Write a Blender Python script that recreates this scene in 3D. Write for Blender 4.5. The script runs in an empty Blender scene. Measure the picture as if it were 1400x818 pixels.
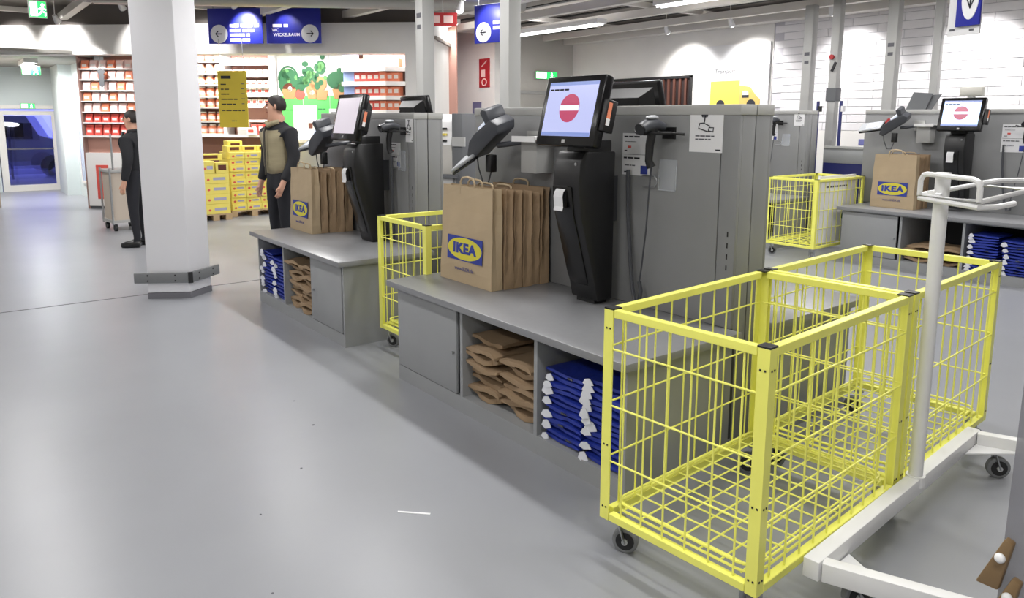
import bpy, bmesh, math, random
from mathutils import Matrix, Vector, noise
random.seed(7)
PI = math.pi
scene = bpy.context.scene
COL = scene.collection

# ------------------------------------------------------------------ camera
EYE = 1.65
def make_camera():
    pitch, roll, yaw = 0.1549, 0.0041, 0.912
    fw = Vector((-math.sin(yaw), math.cos(yaw), 0)); rt = Vector((math.cos(yaw), math.sin(yaw), 0)); up = Vector((0, 0, 1))
    F = fw*math.cos(pitch) - up*math.sin(pitch); U = up*math.cos(pitch) + fw*math.sin(pitch)
    R = rt*math.cos(roll) + U*math.sin(roll); U2 = -rt*math.sin(roll) + U*math.cos(roll)
    cd = bpy.data.cameras.new('camera'); cam = bpy.data.objects.new('camera', cd); COL.objects.link(cam)
    m = Matrix((R, U2, -F)).transposed().to_4x4(); m.translation = Vector((0, 0, EYE))
    cam.matrix_world = m
    cd.sensor_width = 36.0; cd.lens = 1016.6/1400*36.0; cd.shift_y = (322.2-409.0)/1400.0
    cd.clip_start = 0.05; cd.clip_end = 200
    scene.camera = cam
make_camera()

# ------------------------------------------------------------------ world, exposure
w = bpy.data.worlds.new('dusk'); scene.world = w; w.use_nodes = True
bg = w.node_tree.nodes['Background']; bg.inputs[0].default_value = (0.16, 0.18, 0.85, 1); bg.inputs[1].default_value = 4.0
vs = scene.view_settings; vs.view_transform = 'Standard'; vs.look = 'None'; vs.gamma = 1.0; vs.use_curve_mapping = False
vs.exposure = -0.36
LAMP_W = 62.0        # watts of one ceiling luminaire
LAMP_COL = (1.0, 0.985, 0.97)
SPOT_W = 210.0       # watts of one wall washer

# ------------------------------------------------------------------ materials
def lin(c):
    c /= 255.0
    return c/12.92 if c <= .04045 else ((c+.055)/1.055)**2.4
def rgb(t): return (lin(t[0]), lin(t[1]), lin(t[2]), 1)
MATS = {}
def mat(name, col, rough=.5, metal=0., vary=0., vscale=6., bump=0., bscale=40., emit=0., ecol=None, alpha=1., trans=0., spec=.5, stretch=None):
    if name in MATS: return MATS[name]
    m = bpy.data.materials.new(name); m.use_nodes = True; nt = m.node_tree; b = nt.nodes['Principled BSDF']
    b.inputs['Base Color'].default_value = rgb(col); b.inputs['Roughness'].default_value = rough; b.inputs['Metallic'].default_value = metal
    b.inputs['Specular IOR Level'].default_value = spec
    if vary or bump:
        tc = nt.nodes.new('ShaderNodeTexCoord'); mp = nt.nodes.new('ShaderNodeMapping'); nt.links.new(tc.outputs['Object'], mp.inputs[0])
        if stretch: mp.inputs['Scale'].default_value = stretch
    if vary:
        n = nt.nodes.new('ShaderNodeTexNoise'); n.inputs['Scale'].default_value = vscale; n.inputs['Detail'].default_value = 4
        nt.links.new(mp.outputs[0], n.inputs['Vector'])
        r = nt.nodes.new('ShaderNodeMix'); r.data_type = 'RGBA'
        lo = tuple(max(0, c*(1-vary)) for c in col); hi = tuple(min(255, c*(1+vary)) for c in col)
        r.inputs[6].default_value = rgb(lo); r.inputs[7].default_value = rgb(hi)
        nt.links.new(n.outputs[0], r.inputs[0]); nt.links.new(r.outputs[2], b.inputs['Base Color'])
    if bump:
        n2 = nt.nodes.new('ShaderNodeTexNoise'); n2.inputs['Scale'].default_value = bscale; n2.inputs['Detail'].default_value = 3
        nt.links.new(mp.outputs[0], n2.inputs['Vector'])
        bp = nt.nodes.new('ShaderNodeBump'); bp.inputs['Strength'].default_value = bump; bp.inputs['Distance'].default_value = .01
        nt.links.new(n2.outputs[0], bp.inputs['Height']); nt.links.new(bp.outputs[0], b.inputs['Normal'])
    if emit:
        b.inputs['Emission Color'].default_value = rgb(ecol or col); b.inputs['Emission Strength'].default_value = emit
    if alpha < 1: b.inputs['Alpha'].default_value = alpha
    if trans: b.inputs['Transmission Weight'].default_value = trans
    MATS[name] = m
    return m

M_floor = mat('floor_vinyl', (143, 145, 150), .32, vary=.05, vscale=1.3, bump=.02, bscale=300, spec=.38)
M_wallw = mat('white_paint', (226, 224, 220), .7, vary=.02, vscale=3)
M_walls = mat('grey_white_paint', (196, 193, 186), .75, vary=.02, vscale=2)
M_wallc = mat('pale_corridor_paint', (205, 215, 216), .7)
M_ceil = mat('ceiling_panel', (128, 122, 116), .85, vary=.08, vscale=2)
M_beam = mat('ceiling_beam_white', (224, 220, 214), .7)
M_black = mat('black_gap', (8, 8, 9), .8)
M_brick = mat('white_painted_brick', (224, 222, 224), .7, vary=.02, vscale=8)
M_mortar = mat('white_painted_joint', (192, 190, 196), .8)
M_yel = mat('yellow_enamel', (246, 245, 118), .32, vary=.03, vscale=10)
M_grey = mat('grey_powder_coat', (148, 150, 152), .45, vary=.03, vscale=4, bump=.03, bscale=250)
M_greyt = mat('grey_laminate_top', (132, 133, 136), .3, vary=.03, vscale=30)
M_panel = mat('grey_partition_steel', (130, 131, 132), .45, vary=.03, vscale=4, bump=.03, bscale=250)
M_greyl = mat('light_grey_paint', (168, 168, 166), .5)
M_greyd = mat('dark_grey_paint', (92, 94, 97), .5)
M_inner = mat('steel_lining_shade', (46, 46, 50), .6)  # dark grey stands in for the shade inside the compartments
M_blk = mat('black_plastic', (20, 20, 22), .4)
M_blks = mat('black_gloss_plastic', (14, 14, 16), .22)
M_char = mat('charcoal_plastic', (66, 68, 74), .4)
M_lgp = mat('light_grey_plastic', (172, 175, 180), .4)
M_wht = mat('white_enamel', (232, 232, 232), .4)
M_paper = mat('white_paper', (226, 226, 228), .7)
M_ink = mat('grey_ink', (92, 92, 98), .8)
M_inkd = mat('dark_ink', (40, 40, 48), .8)
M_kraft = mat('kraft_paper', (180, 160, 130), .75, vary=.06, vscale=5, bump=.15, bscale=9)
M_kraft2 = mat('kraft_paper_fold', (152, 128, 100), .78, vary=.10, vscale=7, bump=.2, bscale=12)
M_logob = mat('print_blue', (48, 62, 150), .7)
M_logoy = mat('print_yellow', (214, 204, 64), .7)
M_blueb = mat('blue_woven_plastic', (34, 52, 148), .42, vary=.18, vscale=14, bump=.3, bscale=25)
M_tag = mat('white_tag', (222, 224, 232), .7)
M_rub = mat('dark_rubber', (34, 34, 36), .6)
M_rubg = mat('grey_rubber', (120, 122, 124), .6)
M_zinc = mat('zinc_steel', (170, 172, 174), .3, metal=.8)
M_hub = mat('white_hub', (190, 192, 194), .4)
M_blue = mat('sign_blue', (36, 44, 158), .45)
M_white_e = mat('sign_white', (236, 236, 240), .6)
M_navy = mat('navy_panel', (28, 34, 96), .5)
M_green = mat('exit_green', (40, 200, 90), .5, emit=2.2)
M_exitw = mat('exit_white', (240, 250, 235), .5, emit=4.5)
M_red = mat('fire_red', (176, 40, 44), .5)
M_screen = mat('lcd_screen', (20, 20, 26), .25, emit=1.3, ecol=(192, 198, 244))
M_screenw = mat('lcd_screen_glare', (20, 20, 26), .25, emit=1.25, ecol=(222, 212, 222))  # glare reflected on the left screen, put into an even glow
M_screenb = mat('lcd_screen_blue', (20, 20, 26), .25, emit=2.0, ecol=(196, 218, 255))
M_sbar = mat('lcd_bar', (20, 20, 26), .25, emit=1.1, ecol=(140, 160, 225))
M_sred = mat('lcd_red', (20, 20, 26), .25, emit=1.2, ecol=(196, 64, 104))
M_swht = mat('lcd_white', (20, 20, 26), .25, emit=1.6, ecol=(225, 232, 255))
M_card = mat('yellow_carton', (238, 222, 110), .65, vary=.04, vscale=3)
M_wood = mat('pallet_wood', (186, 160, 124), .8, vary=.1, vscale=8)
M_brown = mat('brown_dark', (96, 50, 34), .7)
M_orange = mat('orange_pack', (234, 138, 104), .55, vary=.12, vscale=8)
M_redp = mat('red_pack', (212, 84, 74), .55, vary=.12, vscale=8)
M_pink = mat('pale_pink_pack', (240, 208, 202), .6, vary=.06, vscale=8)
M_whp = mat('white_pack', (240, 236, 232), .6)
M_shop = mat('shop_wall_pink', (196, 150, 136), .75)
M_shelf = mat('white_shelf', (232, 230, 228), .5)
M_pgreen = mat('poster_green', (92, 190, 96), .6)
M_pgrey = mat('poster_grey', (196, 196, 194), .6)
M_leaf = mat('poster_leaf', (42, 96, 62), .7)
M_basket = mat('poster_basket', (168, 128, 86), .7)
M_prd = mat('poster_red', (150, 50, 48), .7)
M_price = mat('price_sign_yellow', (206, 184, 56), .6)
M_pilar = mat('pillar_paint', (232, 232, 236), .7, vary=.02, vscale=2, bump=.03, bscale=14)
M_skin = mat('skin', (206, 158, 134), .55)
M_hair = mat('dark_hair', (34, 26, 24), .6)
M_khaki = mat('khaki_quilt', (150, 140, 112), .7, vary=.1, vscale=12, bump=.5, bscale=14, stretch=(.4, .4, 2.2))
M_dark = mat('black_cloth', (24, 25, 30), .75)
M_trou = mat('dark_trousers', (26, 27, 34), .8)
M_shoe = mat('black_shoe', (16, 16, 18), .35)
M_eye = mat('eye_dark', (30, 26, 26), .3)
M_glass = mat('clear_glass', (235, 240, 255), .03, trans=1., alpha=.35)
M_acryl = mat('clear_acrylic', (210, 214, 220), .08, alpha=.35)
M_plast = mat('milky_grey_plastic', (138, 138, 144), .3, alpha=.6)
M_bracket = mat('brown_bracket', (128, 104, 72), .5, vary=.1)
M_lamp = mat('lamp_glow', (255, 255, 255), .5, emit=10.)
M_van = mat('van_grey', (150, 160, 190), .4)
M_asph = mat('asphalt', (70, 72, 84), .9)
M_truck = mat('print_truck_yellow', (216, 196, 84), .7)
M_truck2 = mat('print_truck_tan', (198, 172, 96), .7)
M_duct = mat('duct_metal', (168, 166, 158), .35, metal=.5)

# ------------------------------------------------------------------ mesh builder
class MB:
    def __init__(s): s.v = []; s.f = []; s.mi = []; s.m = 0
    def _add(s, vs_, fs):
        o = len(s.v); s.v += [tuple(v) for v in vs_]
        for f in fs: s.f.append([i+o for i in f]); s.mi.append(s.m)
        return s
    def hexa(s, c): return s._add(c, [(0,3,2,1),(4,5,6,7),(0,1,5,4),(1,2,6,5),(2,3,7,6),(3,0,4,7)])
    def box(s, x0, x1, y0, y1, z0, z1):
        return s.hexa([(x0,y0,z0),(x1,y0,z0),(x1,y1,z0),(x0,y1,z0),(x0,y0,z1),(x1,y0,z1),(x1,y1,z1),(x0,y1,z1)])
    def obox(s, c, size, rot=(0,0,0)):
        from mathutils import Euler
        R = Euler(rot).to_matrix(); c = Vector(c); h = [d/2 for d in size]
        P = [(-1,-1,-1),(1,-1,-1),(1,1,-1),(-1,1,-1),(-1,-1,1),(1,-1,1),(1,1,1),(-1,1,1)]
        return s.hexa([c+R@Vector((a*h[0],b*h[1],d*h[2])) for a,b,d in P])
    def bar(s, p, q, wd, ht=None, up=(0,0,1)):
        p = Vector(p); q = Vector(q); ht = ht or wd; d = (q-p).normalized(); up = Vector(up)
        if abs(d.dot(up)) > .99: up = Vector((1,0,0))
        a = d.cross(up).normalized()*wd/2; b = a.cross(d).normalized()*ht/2
        return s.hexa([p-a-b,p+a-b,p+a+b,p-a+b,q-a-b,q+a-b,q+a+b,q-a+b])
    def tube(s, pts, r, n=8, closed=False):
        pts = [Vector(p) for p in pts]; N = len(pts); rings = []; a = None
        for i in range(N):
            if closed: t = (pts[(i+1)%N]-pts[i-1]).normalized()
            else: t = (pts[min(i+1,N-1)]-pts[max(i-1,0)]).normalized()
            if a is None:
                a = t.cross(Vector((0,0,1)) if abs(t.z) < .9 else Vector((1,0,0))).normalized()
            else: a = (a-t*a.dot(t)).normalized()
            b = t.cross(a); rr = r[i] if isinstance(r, (list, tuple)) else r
            rings.append([pts[i]+(a*math.cos(2*PI*k/n)+b*math.sin(2*PI*k/n))*rr for k in range(n)])
        vs_ = [v for g in rings for v in g]; fs = []
        for i in range(N if closed else N-1):
            j = (i+1) % N
            for k in range(n): fs.append((i*n+k, i*n+(k+1)%n, j*n+(k+1)%n, j*n+k))
        if not closed: fs.append(tuple(reversed(range(n)))); fs.append(tuple((N-1)*n+k for k in range(n)))
        return s._add(vs_, fs)
    def cyl(s, p, q, r, n=16): return s.tube([p, q], r, n)
    def prism(s, poly, f, c0, c1):
        n = len(poly); vs_ = [f(a,b,c0) for a,b in poly]+[f(a,b,c1) for a,b in poly]
        fs = [tuple(range(n)), tuple(reversed(range(n,2*n)))]
        for i in range(n): fs.append((i, i+n, (i+1)%n+n, (i+1)%n))
        return s._add(vs_, fs)
    def ball(s, c, r, nu=12, nv=8, sc=(1,1,1)):
        vs_ = []; fs = []
        for j in range(nv+1):
            th = PI*j/nv
            for i in range(nu):
                ph = 2*PI*i/nu
                vs_.append((c[0]+r*sc[0]*math.sin(th)*math.cos(ph), c[1]+r*sc[1]*math.sin(th)*math.sin(ph), c[2]+r*sc[2]*math.cos(th)))
        for j in range(nv):
            for i in range(nu): fs.append((j*nu+i, (j+1)*nu+i, (j+1)*nu+(i+1)%nu, j*nu+(i+1)%nu))
        return s._add(vs_, fs)
    def xf(s, M):
        s.v = [tuple(M@Vector(v)) for v in s.v]; return s
    def mesh(s, name, mats, bevel=0, smooth=False, seg=2):
        me = bpy.data.meshes.new(name); me.from_pydata(s.v, [], s.f)
        if not isinstance(mats, (list, tuple)): mats = [mats]
        for m_ in mats: me.materials.append(m_)
        if len(mats) > 1:
            for p, i in zip(me.polygons, s.mi): p.material_index = i
        bm = bmesh.new(); bm.from_mesh(me)
        bmesh.ops.remove_doubles(bm, verts=bm.verts, dist=1e-6)
        bmesh.ops.recalc_face_normals(bm, faces=bm.faces)
        if bevel:
            ed = [e for e in bm.edges if len(e.link_faces) == 2 and e.calc_face_angle(0) > .5]
            bmesh.ops.bevel(bm, geom=ed, offset=bevel, segments=seg, affect='EDGES', profile=.5, clamp_overlap=True)
        if smooth or bevel:
            for f in bm.faces: f.smooth = True
        bm.to_mesh(me); bm.free()
        if smooth or bevel:
            try: me.set_sharp_from_angle(angle=.6)
            except Exception: pass
        return me
    def build(s, name, mats, parent=None, bevel=0, smooth=False, loc=None, rot=None, seg=2):
        return link(name, s.mesh(name, mats, bevel, smooth, seg), parent, loc, rot)
def link(name, me, parent=None, loc=None, rot=None):
    o = bpy.data.objects.new(name, me); COL.objects.link(o)
    if parent is not None: o.parent = parent
    if loc: o.location = loc
    if rot: o.rotation_euler = rot
    return o
def tag(o, label=None, cat=None, group=None, kind=None):
    if label: o['label'] = label
    if cat: o['category'] = cat
    if group: o['group'] = group
    if kind: o['kind'] = kind
    return o
def thing(name, label, cat, loc=(0,0,0), rz=0, group=None, rot=None):
    o = bpy.data.objects.new(name, None); COL.objects.link(o); o.empty_display_size = .1
    o.location = loc; o.rotation_euler = rot or (0,0,rz)
    return tag(o, label, cat, group)
def copy_tree(o, parent=None):
    c = o.copy(); COL.objects.link(c); c.parent = parent
    for ch in o.children: copy_tree(ch, c)
    return c
def struct(o): o['kind'] = 'structure'; return o
_texts = {}
def text_mesh(s, size, offset=0.0, depth=.0006, mat_=None):
    key = (s, size, offset, mat_.name)
    if key in _texts: return _texts[key]
    cu = bpy.data.curves.new('txt', 'FONT'); cu.body = s; cu.size = size; cu.align_x = 'CENTER'; cu.align_y = 'CENTER'
    cu.offset = offset; cu.space_character = 1.12 if offset > .003 else 1.0; cu.extrude = depth; cu.resolution_u = 3
    ob = bpy.data.objects.new('txt', cu); COL.objects.link(ob)
    dg = bpy.context.evaluated_depsgraph_get(); me = bpy.data.meshes.new_from_object(ob.evaluated_get(dg))
    bpy.data.objects.remove(ob); bpy.data.curves.remove(cu)
    me.materials.clear(); me.materials.append(mat_); _texts[key] = me
    return me
def text(name, s, size, mat_, parent, loc, rot=(PI/2,0,0), offset=0.0, sx=1.0):
    o = link(name, text_mesh(s, size, offset, .0006, mat_), parent, loc, rot); o.scale = (sx, 1, 1)
    return o
def disc_mb(c, r, y0, y1, n=24, rz=None):
    poly = [(c[0]+r*math.cos(2*PI*k/n), c[1]+(rz or r)*math.sin(2*PI*k/n)) for k in range(n)]
    return MB().prism(poly, lambda a,b,c_: (a,c_,b), y0, y1)
def words(x0, x1, z, h, y, seed, M=None):
    """one line of small print: short dark dashes, on a face looking along -y"""
    rnd = random.Random(seed); mb = MB(); x = x0
    while x < x1-h:
        l = min(rnd.uniform(2.2, 5.5)*h, x1-x); mb.box(x, x+l, y-.0008, y, z, z+h); x += l+h*.7
    return mb
# E1: the large structure follows
# ------------------------------------------------------------------ structure
CZ = 3.6
# floor, with the dark expansion joint that crosses the hall in front of the pillar
fl = struct(MB().box(-26, 3.2, -4.2, 13, -.1, 0).build('floor', M_floor))
MB().box(-7.556, -7.538, -4, 9, 0, .0015).build('expansion_joint', mat('joint_rubber', (84, 82, 84), .6), fl)
MB().bar((-2.62, 1.42, .0008), (-2.52, 1.52, .0008), .012, .0016).build('paint_scuff', M_paper, fl)
for (x, y, s_) in ((-3.25, 1.25, .006), (-3.7, 1.5, .008), (-2.95, .95, .005), (-4.1, 1.55, .006), (-2.4, .8, .005)):
    MB().cyl((x, y, 0), (x, y, .0012), s_, 6).build('speck', M_ink, fl)
# enclosing walls that the camera never faces
struct(MB().box(3, 3.2, -4.2, 12, 0, CZ).build('wall_right', M_walls))
struct(MB().box(-26, 3, -4.2, -4, 0, CZ).build('wall_front', M_walls))
# back wall of white painted bricks
WY = 11.6
wb = struct(MB().box(-13.2, 3, WY, WY+.2, 0, CZ).build('wall_back', M_mortar))
brick_me = {}
def brick(L, H, x, z):
    k = (round(L,3), round(H,3))
    if k not in brick_me: brick_me[k] = MB().box(0, L, -.012, 0, 0, H).mesh('brick', M_brick, bevel=.004, seg=1)
    return link('brick', brick_me[k], wb, (x, WY, z))
# courses shown individually between the poles (big blocks), the plastered part left of them is smooth
BL, BH = .80, .125
for r in range(15):
    z = 1.50+r*BH
    off = -BL/2 if r % 2 else 0
    for k in range(11):
        x = -7.45+k*BL+off
        L = BL-.008
        if x < -7.62: L -= (-7.62-x); x = -7.62
        brick(L, BH-.008, x, z)
struct(MB().box(-13.2, -7.64, WY-.014, WY, 0, CZ).build('wall_plaster', M_wallw))
struct(MB().box(-7.62, 3, WY-.014, WY, 0, 1.495).build('wall_base', M_wallw))
# step in the wall on the left and its return
RX = -12.75
struct(MB().box(RX-.2, RX, 9.601, WY, 0, CZ).build('wall_return', M_walls))
struct(MB().box(-22, RX, 9.4, 9.6, 0, CZ).build('wall_step', M_wallw))
struct(MB().box(-22, -21.8, 2.6, 9.4, 0, CZ).build('wall_far_left', M_walls))
d = struct(MB().box(RX, RX+.03, 9.95, 11.3, 0, 2.2).build('door_1', mat('service_door', (176, 174, 168), .6)))
MB().box(RX, RX+.05, 9.88, 9.95, 0, 2.27).build('door_frame', M_greyl, d)
MB().box(RX, RX+.05, 11.3, 11.37, 0, 2.27).build('door_frame', M_greyl, d)
MB().box(RX, RX+.05, 9.95, 11.3, 2.2, 2.27).build('door_frame', M_greyl, d)
# ceiling with white grid beams, black slots beside them
ce = struct(MB().box(-26, 3, -4.2, WY+.2, CZ, CZ+.1).build('ceiling', M_ceil))
ys = [-3.0+1.25*k for k in range(12)]
for y in ys:
    MB().box(-20, 3, y-.06, y+.06, 3.34, 3.46).build('beam', M_beam, ce)
    MB().box(-20, 3, y+.22, y+.34, CZ-.012, CZ).build('slot', M_black, ce)
for k in range(9):
    x = 1.0-2.4*k
    MB().box(x-.05, x+.05, -4, WY, 3.46, 3.54).build('cross_beam', M_beam, ce)
MB().box(RX, 3, WY-.3, WY-.02, 3.30, 3.44).build('edge_beam', M_beam, ce)
# duct and cable trays over the left hall
du = struct(MB().cyl((-12.3, 2.0, 3.42), (-9.0, 7.2, 3.42), .17, 20).build('duct_pipe', M_duct, smooth=True))
struct(MB().box(-12.4, -11.9, -2, 3.2, 3.28, 3.44).build('cable_tray', M_greyd))

# ---- shop front: a diagonal line; local x runs along it, local -y faces the hall
SP = Vector((-13.65, 3.73, 0)); SA = math.atan2(.731, .682); SR = Matrix.Rotation(SA, 4, 'Z')
def W(s, t, z=0): return Vector(SP)+SR.to_3x3()@Vector((s, t, 0))+Vector((0, 0, z))
def shop(name, mb, m_, parent=None, **k):
    return mb.build(name, m_, parent, loc=tuple(SP), rot=(0,0,SA), **k) if parent is None else mb.build(name, m_, parent, **k)
struct(shop('trim_1', MB().box(-4.3, 3.95, 0, .35, 2.74, 3.24), M_wallw))          # the white fascia beam
struct(shop('wall_over_beam', MB().box(-4.3, 3.95, .2, .3, 3.24, CZ), mat('dark_void', (118, 112, 108), .9)))
struct(shop('trim_2', MB().box(3.62, 3.95, 0, .35, 0, 2.74), M_wallw))              # right jamb
struct(shop('wall_shop_back', MB().box(-2.9, 4.2, 1.75, 1.85, 0, CZ), M_shop))
struct(shop('wall_shop_side', MB().box(3.95, 4.05, .2, 1.8, 0, CZ), M_wallw))
struct(shop('ceiling_shop', MB().box(-2.9, 4.1, .3, 1.8, 3.0, 3.05), mat('shop_ceiling', (150, 140, 132), .8)))
struct(shop('wall_left', MB().box(-14, -4.3, 0, .2, 0, CZ), M_walls))
# ---- corridor to the emergency exit
struct(MB().box(-20, -15.55, 2.45, 2.6, 0, 2.75).build('wall_corridor', M_wallc))
struct(MB().box(-20, -16.6, .75, .9, 0, 2.75).build('wall_corridor_left', mat('beige_panel', (196, 184, 168), .7)))
struct(MB().box(-20.2, -20, .75, 1.14, 0, 2.75).build('wall_exit_left', M_wallc))
struct(MB().box(-20.2, -20, 2.34, 2.6, 0, 2.75).build('wall_exit_right', M_wallc))
struct(MB().box(-20.2, -20, 1.14, 2.34, 1.83, 2.75).build('wall_exit_top', M_wallc))
struct(MB().box(-20.2, -15.2, .75, 2.7, 2.75, 2.8).build('ceiling_corridor', mat('corridor_ceiling', (150, 148, 142), .8)))
MB().box(-20, -19.93, .9, 2.45, 1.84, 1.92).build('trim_3', M_wallw)['kind'] = 'structure'
struct(MB().box(-19.6, -18.4, 2.2, 2.45, 0, 2.75).build('pilaster', M_wallc))
# glass panel in the corridor wall
wn = struct(MB().box(-17.9, -16.5, 2.43, 2.449, .35, 1.95).build('window_1', mat('corridor_glass', (150, 160, 196), .1)))
for a, b in ((-17.95, -17.9), (-16.5, -16.45)): MB().box(a, b, 2.42, 2.45, .3, 2.0).build('window_frame', M_wallw, wn)
MB().box(-17.9, -16.5, 2.42, 2.45, 1.95, 2.0).build('window_frame', M_wallw, wn)
MB().box(-17.9, -16.5, 2.42, 2.45, .30, .35).build('window_frame', M_wallw, wn)
# exit door with a big pane, dusk outside
dr = struct(MB().box(-20.12, -20.05, 1.16, 1.29, .0, 1.80).build('door_2', M_wallw))
MB().box(-20.12, -20.05, 2.19, 2.32, 0, 1.80).build('door_stile', M_wallw, dr)
MB().box(-20.12, -20.05, 1.29, 2.19, 1.70, 1.80).build('door_rail', M_wallw, dr)
MB().box(-20.12, -20.05, 1.29, 2.19, 0, .14).build('door_rail', M_wallw, dr)
MB().box(-20.09, -20.08, 1.29, 2.19, .14, 1.70).build('pane', M_glass, dr)
MB().bar((-20.04, 1.29, .95), (-20.04, 2.19, .95), .02, .03).build('push_bar', mat('door_bar', (90, 90, 100), .4), dr)
struct(MB().box(-45, -20.2, -12, 16, -.15, -.05).build('yard_ground', M_asph))
v = thing('parked_van', 'blue-grey van parked outside behind the glass of the exit door', 'van', (-26, 1.9, -.05))
MB().prism([(-1.0,.35),(1.2,.35),(1.2,1.0),(.75,1.15),(.45,1.75),(-1.0,1.75)], lambda a,b,c: (c,a,b), -.9, .9).build('van_body', M_van, v, bevel=.04)
MB().box(.9, .93, -.7, .35, 1.1, 1.55).build('van_window', M_blks, v)
for yy in (-.6, .8): MB().cyl((.8, yy, .32), (.95, yy, .32), .32, 18).build('van_wheel', M_rub, v)
lp = thing('yard_lamp', 'bright round lamp shining outside behind the exit door glass', 'lamp', (-24, 1.62, -.05))
MB().cyl((0,0,0), (0,0,1.45), .03, 8).build('lamp_post', M_greyd, lp)
MB().ball((0,0,1.52), .09, sc=(1,1.7,.6)).build('lamp_head', M_lamp, lp, smooth=True)

# ---- the white chamfered pillar with its bumper collar
pt = thing('pillar', 'white painted pillar with steel bumper collar near its foot', 'pillar', (-7.14, 1.765, 0))
pt['kind'] = 'structure'
P_out = [(0,0),(-.20,-.32),(-.39,-.08),(-.19,.24)]
def ringm(off, z0, z1):
    c = Vector((-.195, -.04)); pl = []
    for a, b in P_out:
        dv = Vector((a, b))-c; dv = dv*(1+off/dv.length); pl.append((c.x+dv.x, c.y+dv.y))
    return MB().prism(pl, lambda a,b,c_: (a,b,c_), z0, z1)
ringm(.0, .055, CZ).build('shaft', M_pilar, pt, bevel=.012)
ringm(.004, .0, .055).build('plinth', mat('plinth_grey', (112, 112, 118), .5), pt)
def collar(a, b, nb=2):
    a = Vector((*a, 0)); b = Vector((*b, 0)); dv = (b-a).normalized(); nn = Vector((dv.y, -dv.x, 0))
    o = MB().bar(a+Vector((0,0,.20)), b+Vector((0,0,.20)), .03, .095).build('bumper_plate', mat('bumper_steel', (118,120,122), .45), pt, bevel=.004)
    for k in (.25, .75):
        for z in (.175, .225):
            q = a.lerp(b, k)+Vector((0,0,z)); MB().cyl(q-nn*.018, q+nn*.018, .008, 8).build('bolt', M_rub, o)
collar((.022,-.008), (-.235,-.42)); collar((.022,.004), (-.235,.325))
MB().box(.012,.042,-.022,.018,.150,.250).build('corner_guard', M_rub, pt)

# ---- slender steel poles
def pole(x, y, sz, label, z1=3.36, rz=0, marks=(2.2,)):
    t = thing('steel_pole', label, 'pole', (x, y, 0), rz, 'slender grey steel poles')
    h = sz/2
    MB().box(-h, h, -h, h, .012, z1).build('shaft', M_greyl, t, bevel=.004)
    MB().box(-h*1.8, h*1.8, -h*1.8, h*1.8, 0, .012).build('base_plate', M_greyd, t)
    for z in marks:
        MB().box(-h*.6, h*.6, -h-.002, -h, z, z+.05).build('sticker', M_ink, t)
        MB().box(-h*.5, h*.5, -h-.002, -h, z-.12, z-.075).build('sticker', M_ink, t)
    return t
pole(-7.30, 4.42, .15, 'grey steel pole rising behind the leftmost checkout, carrying two small stickers', marks=(2.75,))
pole(-5.62, 4.32, .14, 'thick grey steel pole behind the card terminal of the front checkout', marks=())
pole(-6.38, 10.62, .14, 'grey steel pole left of the red emergency button pole', marks=(2.62,))
p4 = pole(-5.86, 10.45, .12, 'grey steel pole with a small red button and black handle', marks=())
MB().cyl((-.02,-.06,2.56), (-.02,-.10,2.56), .035, 12).build('red_button', M_red, p4)
MB().obox((.02,-.075,2.42), (.03,.03,.14), (0,.4,0)).build('handle', M_blk, p4)
MB().box(-.075,.075,-.075,.075,1.93,2.12).build('sleeve', M_greyd, p4)
pole(-5.12, 10.6, .14, 'grey steel pole just left of the folded grey card on the right wall', marks=(2.66,))
pole(-4.62, 10.8, .10, 'thin grey steel pole behind the folded grey card, rightmost of all', marks=())
# ------------------------------------------------------------------ checkout islands
def posts_profile(mb, x, y, z0, z1, sx, sy, a=.042, t=.007):
    # L-section whose outer corner is (x, y); arms run inward along sx, sy
    poly = [(0,0),(a,0),(a,t),(t,t),(t,a),(0,a)]
    return mb.prism([(x+sx*u, y+sy*v_) for u, v_ in poly], lambda p, q, c: (p,q,c), z0, z1)

def checkout_counter(x0, x1, yf, segs, label, depth=.80, group='grey checkout counters'):
    """cabinet with an overhanging top; segs = [(xa, xb, 'door'|'open')] in world x"""
    t = thing('checkout_counter', label, 'counter', (x0, yf, 0), 0, group)
    L = x1-x0; c0, c1 = .05, L-.04; yb = depth; y0 = .055
    MB().box(0, L, 0, yb, .607, .645).build('countertop', M_greyt, t, bevel=.004)
    MB().box(c0, c1, y0, yb, .0, .095).build('plinth', M_grey, t)
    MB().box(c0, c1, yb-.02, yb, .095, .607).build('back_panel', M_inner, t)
    MB().box(c0, c0+.02, y0, yb-.02, .095, .607).build('side_panel', M_grey, t)
    MB().box(c1-.02, c1, y0, yb-.02, .095, .607).build('side_panel', M_grey, t)
    MB().box(c0+.02, c1-.02, y0, yb-.02, .590, .607).build('top_rail', M_grey, t)
    for i, (a, b, k) in enumerate(segs):
        a -= x0; b -= x0
        if i: MB().box(a-.025, a+.0, y0, yb-.02, .095, .59).build('divider', M_grey, t)
        if k == 'door':
            d_ = MB().box(a+.004, b-.03, y0-.006, y0+.014, .10, .588).build('door', M_grey, t, bevel=.003)
            hx = b-.055 if i == 0 else a+.05
            MB().cyl((hx, y0-.006, .34), (hx, y0-.022, .34), .009, 10).build('lock_knob', M_zinc, d_)
    return t

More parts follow.
